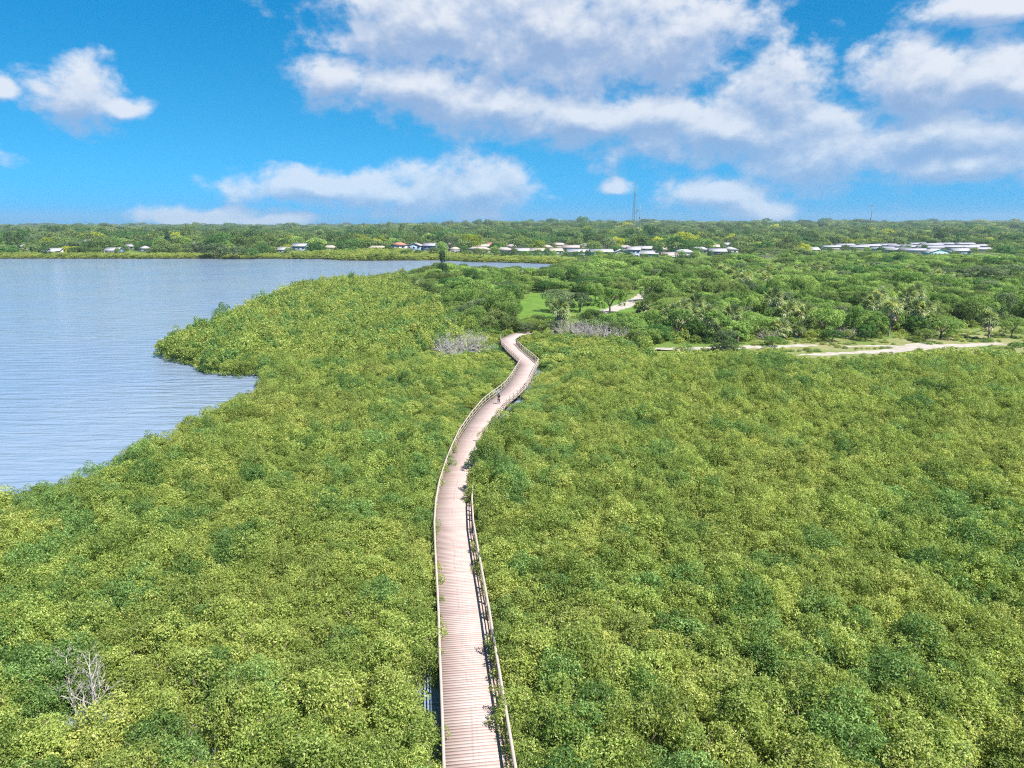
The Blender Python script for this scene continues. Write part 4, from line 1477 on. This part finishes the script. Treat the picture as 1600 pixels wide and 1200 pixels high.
def lattice(u, v_top, v_base, dist, w0, w1, name, label, bar):
    x = (u - 800) / F * dist / CP
    zt = CAM_H + (HV - v_top) / F * dist
    zb = terrain_z([(x, dist)])[0] - 1
    t = empty(name, (x, dist, zb), 0.5)
    tag(t, label, 'mast')
    H = zt - zb
    hl = H * 0.8
    m = MB()
    n = 14
    cs = [(1, 1), (-1, 1), (-1, -1), (1, -1)]
    lv = [[np.array((cx * (w0 + (w1 - w0) * i / n), cy * (w0 + (w1 - w0) * i / n), hl * i / n)) for cx, cy in cs] for i in range(n + 1)]
    for k in range(4):
        m.tube([lv[i][k] for i in range(n + 1)], [bar] * (n + 1), 5)
    for i in range(n):
        for k in range(4):
            m.tube([lv[i][k], lv[i + 1][(k + 1) % 4]], [bar * 0.5] * 2, 4)
            m.tube([lv[i + 1][k], lv[i + 1][(k + 1) % 4]], [bar * 0.5] * 2, 4)
    m.build('lattice', M['steel'], t)
    m = MB()
    m.tube([(0, 0, hl * 0.98), (0, 0, hl * 1.1), (0, 0, H)], [bar * 1.2, bar * 0.9, bar * 0.5], 6)
    m.build('antenna', M['steel'], t)
    m = MB()
    z = hl * 0.62
    m.tube([(w0 * 0.9, -w0 * 0.9, z), (w0 * 0.9, -w0 * 0.9 - 1.2, z)], [0.9, 1.1], 10)
    m.build('dish', M['steel'], t)
    return t


lattice(981.5, 281, 347, 1000, 3.1, 0.6, 'lattice_mast', 'tallest steel lattice mast above the distant tree line', 0.20)


def pole_mast(u, v_top, dist, name, label, r, arms):
    x = (u - 800) / F * dist / CP
    zt = CAM_H + (HV - v_top) / F * dist
    zb = terrain_z([(x, dist)])[0] - 1
    H = zt - zb
    t = empty(name, (x, dist, zb))
    tag(t, label, 'mast')
    m = MB()
    m.tube([(0, 0, 0), (0, 0, H * 0.6), (0, 0, H)], [r * 1.4, r, r * 0.7], 8)
    m.build('pole', M['steel'], t)
    for zf, wd_ in arms:
        m = MB()
        for k in range(3):
            a = k * 2.094 + 0.4
            c, s = math.cos(a), math.sin(a)
            m.tube([(0, 0, H * zf), (wd_ * c, wd_ * s, H * zf)], [r * 0.5] * 2, 5)
            m.tube([(wd_ * c, wd_ * s, H * zf - 1.6), (wd_ * c, wd_ * s, H * zf + 1.6)], [r * 0.9] * 2, 6)
        m.build('antenna', M['steel'], t)
    return t


pole_mast(989.8, 319, 1000, 'pole_mast', 'slim short mast right beside the tall lattice mast', 0.38, [(0.62, 0.9)])
pole_mast(1333, 321, 1500, 'cell_tower', 'cell tower with antennas on top above the tree line to the right', 0.62, [(0.965, 3.2), (0.5, 1.4)])
pole_mast(1385, 339, 1700, 'utility_pole', 'thin utility pole right of the cell tower', 0.35, [])
pole_mast(1520.5, 338, 1900, 'utility_pole', 'thin utility pole before the far blue ridge', 0.4, [])

# ------------------------------------------------------------------ boardwalk
walk = empty('boardwalk', (0, 0, 0))
tag(walk, 'long winding wooden boardwalk with railings through the mangroves', 'boardwalk')
step = 0.22
cl = resample(mid_pts, step)
# rounding of the mitred corners: take both edges at matching places
seg_s = np.concatenate(([0], np.cumsum(np.linalg.norm(np.diff(mid_pts, axis=0), axis=1))))
q = np.linspace(0, seg_s[-1], len(cl) + 1)
EL = np.stack([np.interp(q, seg_s, left_pts[:, k]) for k in range(2)], 1)
ER = np.stack([np.interp(q, seg_s, right_pts[:, k]) for k in range(2)], 1)
gapf = 0.13
V, Fq, tint, across = [], [], [], []
for i in range(len(q) - 1):
    gapf = rng.uniform(0.035, 0.085)
    a0, a1 = EL[i], EL[i] + (EL[i + 1] - EL[i]) * (1 - gapf)
    b0, b1 = ER[i], ER[i] + (ER[i + 1] - ER[i]) * (1 - gapf)
    zt = DECK + rng.uniform(-0.004, 0.004)
    k = len(V)
    for z_ in (zt - 0.045, zt):
        V += [(*a0, z_), (*b0, z_), (*b1, z_), (*a1, z_)]
        across += [-0.5, 0.5, 0.5, -0.5]
    Fq += [(k + 3, k + 2, k + 1, k), (k + 4, k + 5, k + 6, k + 7), (k, k + 1, k + 5, k + 4), (k + 1, k + 2, k + 6, k + 5), (k + 2, k + 3, k + 7, k + 6), (k + 3, k, k + 4, k + 7)]
    tint += [float(np.clip(rng.normal(0.55, 0.26), 0, 1))] * 6
link(bpy.data.objects.new('deck', mesh_np('deck', V, np.array(Fq), M['deck'], {'tint': tint, 'across': across})), walk)


def sweep(P, w, z0, z1):
    """a board of width w swept along a polyline between heights z0 and z1"""
    L, Rr = offset(P, -w / 2), offset(P, w / 2)
    k = len(P)
    V = []
    for i in range(k):
        V += [(*L[i], z0), (*Rr[i], z0), (*Rr[i], z1), (*L[i], z1)]
    f = []
    for i in range(k - 1):
        a, b = 4 * i, 4 * i + 4
        for e in range(4):
            f.append((a + e, a + (e + 1) % 4, b + (e + 1) % 4, b + e))
    f += [(3, 2, 1, 0), (4 * k - 4, 4 * k - 3, 4 * k - 2, 4 * k - 1)]
    m = MB()
    m.add(V, f)
    return m


def railing(P, posts_first=50):
    P = np.asarray(P)
    r = sweep(P, 0.14, ZC - 0.04, ZC).build('railing', M['wood_cap'], walk)
    for z in (DECK + 0.52, DECK + 0.12):
        sweep(P, 0.04, z, z + 0.10).build('rail', M['wood_rail'], r)
    pts = resample(P, 1.95)
    t = np.gradient(pts, axis=0)
    t /= np.linalg.norm(t, axis=1)[:, None]
    rest_ = MB()
    for i, p in enumerate(pts):
        m = MB() if i < posts_first else rest_
        a, b = t[i] * 0.055, np.array((-t[i][1], t[i][0])) * 0.055
        ring = [p - a - b, p + a - b, p + a + b, p - a + b]
        z0, z1 = (DECK - 0.35, ZC - 0.043)
        m.hexa([(*c, z0) for c in ring] + [(*c, z1) for c in ring])
        if i < posts_first:
            m.build('post', M['wood_post'], r)
    if rest_.n:
        tag(rest_.build('post', M['wood_post'], r), kind='stuff')
    return r


nl = len(left_pts)
railing(left_pts[:nl - 2])
rr = right_pts[:nl - 3].copy()
railing(rr)
for P in (offset(left_pts, 0.25), offset(left_pts, HW), offset(left_pts, 2 * HW - 0.25)):
    sweep(P, 0.09, DECK - 0.30, DECK - 0.055).build('joist', M['wood_post'], walk)
for P in (offset(left_pts, 0.12), offset(left_pts, 2 * HW - 0.12)):
    for p in resample(P, 3.9)[:14]:
        m = MB()
        m.tube([(p[0], p[1], -0.8), (p[0], p[1], DECK - 0.36)], [0.13, 0.12], 8)
        m.build('piling', M['wood_post'], walk)

# ------------------------------------------------------------------ person
M['skin'] = plain('skin', (0.42, 0.25, 0.18), 0.6, 0.05)
M['cloth_dark'] = plain('dark_cloth', (0.018, 0.018, 0.024), 0.85, 0.1)
M['cloth_navy'] = plain('navy_cloth', (0.03, 0.035, 0.07), 0.85, 0.1)
M['hair'] = plain('dark_hair', (0.02, 0.014, 0.01), 0.6, 0.1)
M['shoe'] = plain('shoe', (0.05, 0.05, 0.05), 0.6, 0.1)


def skin_mesh(name, verts, edges, radii, mat, parent, root=0, sub=2):
    me = bpy.data.meshes.new(name)
    me.from_pydata(verts, edges, [])
    o = link(bpy.data.objects.new(name, me), parent)
    me.materials.append(mat)
    sk = o.modifiers.new('skin', 'SKIN')
    for i, r_ in enumerate(radii):
        d = me.skin_vertices[0].data[i]
        d.radius = r_ if isinstance(r_, tuple) else (r_, r_)
        d.use_root = i == root
    sk.use_smooth_shade = True
    sb = o.modifiers.new('sub', 'SUBSURF')
    sb.levels = sub
    sb.render_levels = sub
    return o


px_, py_ = W(779.5, 631.5, DECK)
per = empty('person', (px_, py_, DECK + 0.004), R(28), 0.92)
tag(per, 'person in dark clothes walking along the boardwalk', 'person')
bv = [(0, 0, 0.92), (0, 0.01, 1.10), (0, 0.015, 1.32), (0, 0.0, 1.43), (0, 0.02, 1.50), (0, 0.03, 1.60), (0, 0.025, 1.69),          # 0-6 pelvis .. head
      (-0.09, 0, 0.88), (-0.10, 0.12, 0.50), (-0.10, 0.05, 0.09), (-0.10, 0.20, 0.04),                                             # 7-10 left leg forward
      (0.09, 0, 0.88), (0.10, -0.02, 0.49), (0.10, -0.24, 0.14), (0.10, -0.14, 0.04),                                              # 11-14 right leg back
      (-0.18, 0, 1.38), (-0.24, -0.10, 1.12), (-0.23, -0.02, 0.88), (-0.22, 0.02, 0.80),                                           # 15-18 left arm
      (0.18, 0, 1.38), (0.24, 0.06, 1.12), (0.22, 0.22, 0.94), (0.21, 0.28, 0.88)]                                                 # 19-22 right arm
be = [(0, 1), (1, 2), (2, 3), (3, 4), (4, 5), (5, 6), (0, 7), (7, 8), (8, 9), (9, 10), (0, 11), (11, 12), (12, 13), (13, 14), (2, 15), (15, 16), (16, 17), (17, 18), (2, 19), (19, 20), (20, 21), (21, 22)]
brd = [(0.15, 0.11), (0.13, 0.10), (0.16, 0.11), 0.06, 0.058, (0.078, 0.10), (0.06, 0.075), 0.085, 0.06, 0.04, 0.03, 0.085, 0.06, 0.04, 0.03, 0.06, 0.043, 0.032, 0.03, 0.06, 0.043, 0.032, 0.03]
body = []
for s_, wv in ((-1, (-0.22, 0.02, 0.80)), (1, (0.21, 0.28, 0.88))):
    for k in range(5):
        b = len(bv)
        dx = (k - 2) * 0.017
        ln = (0.05, 0.075, 0.085, 0.078, 0.06)[k]
        if k == 0:
            bv += [(wv[0] - s_ * 0.03, wv[1] + 0.01, wv[2] - 0.02), (wv[0] - s_ * 0.045, wv[1] + 0.03, wv[2] - 0.055)]
        else:
            bv += [(wv[0] + 0.004, wv[1] + dx, wv[2] - 0.05), (wv[0] - s_ * 0.012, wv[1] + dx + 0.01, wv[2] - 0.05 - ln)]
        be += [(18 if s_ < 0 else 22, b), (b, b + 1)]
        brd += [0.010, 0.008]
skin_mesh('body', bv, be, brd, M['skin'], per)
skin_mesh('shirt', [(0, 0, 0.90), (0, 0.01, 1.10), (0, 0.015, 1.32), (0, 0, 1.42), (-0.18, 0, 1.38), (-0.235, -0.08, 1.16), (0.18, 0, 1.38), (0.235, 0.05, 1.16)],
          [(0, 1), (1, 2), (2, 3), (2, 4), (4, 5), (2, 6), (6, 7)], [(0.17, 0.13), (0.155, 0.125), (0.185, 0.135), 0.08, 0.08, 0.065, 0.08, 0.065], M['cloth_dark'], per)
skin_mesh('trousers', [(0, 0, 0.95), (0, 0, 0.86), (-0.09, 0, 0.82), (-0.10, 0.12, 0.50), (-0.10, 0.055, 0.12), (0.09, 0, 0.82), (0.10, -0.02, 0.49), (0.10, -0.225, 0.17)],
          [(0, 1), (1, 2), (2, 3), (3, 4), (1, 5), (5, 6), (6, 7)], [(0.165, 0.125), (0.165, 0.125), 0.105, 0.08, 0.062, 0.105, 0.08, 0.062], M['cloth_navy'], per)
skin_mesh('hair', [(0, -0.01, 1.60), (0, 0.0, 1.70), (0, -0.04, 1.52)], [(0, 1), (0, 2)], [(0.09, 0.09), (0.075, 0.085), (0.06, 0.05)], M['hair'], per)
for x0, y0, z0, y1, z1 in ((-0.10, 0.02, 0.045, 0.21, 0.035), (0.10, -0.27, 0.09, -0.11, 0.035)):
    skin_mesh('shoe', [(x0, y0, z0), (x0, y1, z1)], [(0, 1)], [(0.05, 0.045), (0.042, 0.032)], M['shoe'], per)

# ------------------------------------------------------------------ air
HAZE = 0.0001
mb = MB()
mb.box(-5600, 5600, -320, 6200, -4, 92)
hz = mb.build('haze')
tag(hz, kind='stuff')
hm = bpy.data.materials.new('haze')
hm.use_nodes = True
for n_ in list(hm.node_tree.nodes):
    if n_.type != 'OUTPUT_MATERIAL':
        hm.node_tree.nodes.remove(n_)
pv = hm.node_tree.nodes.new('ShaderNodeVolumePrincipled')
pv.inputs['Color'].default_value = (0.72, 0.86, 1.0, 1)
pv.inputs['Density'].default_value = HAZE
pv.inputs['Anisotropy'].default_value = 0.2
hm.node_tree.links.new(pv.outputs[0], hm.node_tree.nodes['Material Output'].inputs['Volume'])
hz.data.materials.append(hm)

# ------------------------------------------------------------------ light and sky
SUN = Vector((0.43, -0.36, 0.83)).normalized()
sl = bpy.data.lights.new('sun', 'SUN')
sl.energy = 4.8
sl.angle = R(0.53)
sl.color = (1.0, 0.955, 0.88)
so = link(bpy.data.objects.new('sun', sl))
so.rotation_euler = SUN.to_track_quat('Z', 'Y').to_euler()
so.location = (0, 0, 200)

wld = bpy.data.worlds.new('World')
sc.world = wld
wld.use_nodes = True
t = NT(wld.node_tree)
for n_ in list(wld.node_tree.nodes):
    wld.node_tree.nodes.remove(n_)
out = t.node('ShaderNodeOutputWorld')
bg = t.node('ShaderNodeBackground', ins={'Strength': 0.10})
t.l.new(bg.outputs[0], out.inputs[0])
sky = t.node('ShaderNodeTexSky', sky_type='NISHITA', sun_disc=False, sun_elevation=math.asin(SUN.z), sun_rotation=math.atan2(SUN.x, SUN.y), altitude=0,
             air_density=1.0, dust_density=0.4, ozone_density=2.0)
dirv = t.node('ShaderNodeTexCoord').outputs['Generated']
sx = t.node('ShaderNodeSeparateXYZ', ins={0: dirv})
az = t.math('ARCTAN2', sx.outputs[0], sx.outputs[1])
el = t.math('ARCSINE', sx.outputs[2])


# clear sky: the brightness of the sky model, in the deep cyan blue of the photograph's clear air
lum = t.node('ShaderNodeRGBToBW', ins={0: sky.outputs[0]}).outputs[0]
air = t.mix(t.smooth(el, 0.0, 0.40), (0.055, 0.40, 0.76), (0.0, 0.49, 1.24))
clear = t.mix(1.0, air, t.node('ShaderNodeCombineColor', ins={0: lum, 1: lum, 2: lum}).outputs[0], 'MULTIPLY')


def pxdir(u, v):
    x, y, z = ray(u, v)
    return math.atan2(x, y), math.atan2(z, math.hypot(x, y))


# cloud banks: centre (u, v), half width, half height in frame pixels
BLOBS = [(660, 40, 175, 80), (850, 50, 330, 125), (1050, 50, 130, 85), (640, 135, 150, 55), (530, 120, 70, 38), (780, 165, 220, 48), (950, 185, 330, 52), (1130, 200, 260, 64), (1215, 150, 80, 75),
         (1290, 245, 160, 48), (1430, 130, 105, 75), (1560, 130, 150, 78), (1500, 210, 200, 62), (1510, 255, 110, 28), (1565, 8, 105, 26), (500, 290, 165, 30), (620, 300, 165, 40), (748, 290, 98, 58),
         (330, 340, 115, 24), (430, 348, 75, 15), (1125, 303, 92, 36), (1180, 323, 80, 26), (122, 146, 74, 46), (186, 160, 48, 22), (-10, 138, 22, 14), (960, 288, 36, 14), (2300, 120, 500, 120), (-1150, 160, 420, 90),
         (800, -500, 900, 230)]
P0 = t.node('ShaderNodeCombineXYZ', ins={0: az, 1: el, 2: 0.0}).outputs[0]


def cloud_field(P):
    st = t.vmath('MULTIPLY', P, (1.0, 1.35, 1.0))
    wn = t.noise(st, 7.0, 3, 0.55)
    wp = t.vmath('ADD', P, t.vmath('MULTIPLY', t.vmath('SUBTRACT', wn.outputs['Color'], (0.5, 0.5, 0.5)), (0.060, 0.042, 0)))
    cur = None
    for (u, v, ru, rv) in BLOBS:
        a, e = pxdir(u, v)
        k = math.cos(e)
        d = t.vmath('LENGTH', t.vmath('MULTIPLY', t.vmath('SUBTRACT', wp, (a, e, 0)), (F / ru, F / rv, 0)))
        cur = d if cur is None else t.math('MINIMUM', cur, d)
    fb = t.noise(st, 17.0, 9, 0.60, 0.1).outputs[0]
    D = t.math('ADD', t.math('SUBTRACT', 1.0, cur), t.math('MULTIPLY_ADD', fb, 2.15, -1.08))
    return D, cur


D0, B0 = cloud_field(P0)
D1, B1 = cloud_field(t.vmath('ADD', P0, (0.004, 0.022, 0)))
alpha = t.smooth(D0, -0.12, 0.55)
lit = t.math('ADD', t.math('MULTIPLY', t.math('SUBTRACT', D0, D1), 0.95), t.math('MULTIPLY', t.math('SUBTRACT', B1, B0), 0.55))
light = t.smooth(lit, -0.55, 0.80)
thick = t.smooth(D0, 0.2, 1.0)
cc = t.mix(light, (1.75, 2.5, 3.8), (4.35, 4.5, 4.8))
cc = t.mix(t.math('MULTIPLY', thick, t.math('MULTIPLY', 0.5, t.math('SUBTRACT', 1.0, light))), cc, (1.3, 1.9, 3.2))
# clouds low over the horizon take on the colour of the air in front of them
lowf = t.smooth(el, 0.0, 0.22, 0.26, 0.02)
cc = t.mix(lowf, cc, clear)
col = t.mix(t.math('MULTIPLY', alpha, 0.93), clear, cc)
t.l.new(col, bg.inputs['Color'])

# ------------------------------------------------------------------ render settings
sc.view_settings.view_transform = 'Standard'
sc.view_settings.look = 'None'
sc.view_settings.exposure = 1.0
sc.view_settings.gamma = 1.0
sc.view_settings.use_curve_mapping = False
sc.render.film_transparent = False
cy = sc.cycles
cy.use_denoising = False
cy.max_bounces = 3
cy.diffuse_bounces = 2
cy.adaptive_threshold = 0.02
cy.glossy_bounces = 2
cy.transmission_bounces = 4
cy.transparent_max_bounces = 4
cy.volume_bounces = 0
cy.caustics_reflective = False
cy.caustics_refractive = False
cy.sample_clamp_indirect = 4.0
cy.pixel_filter_type = 'BLACKMAN_HARRIS'
cy.filter_width = 1.15
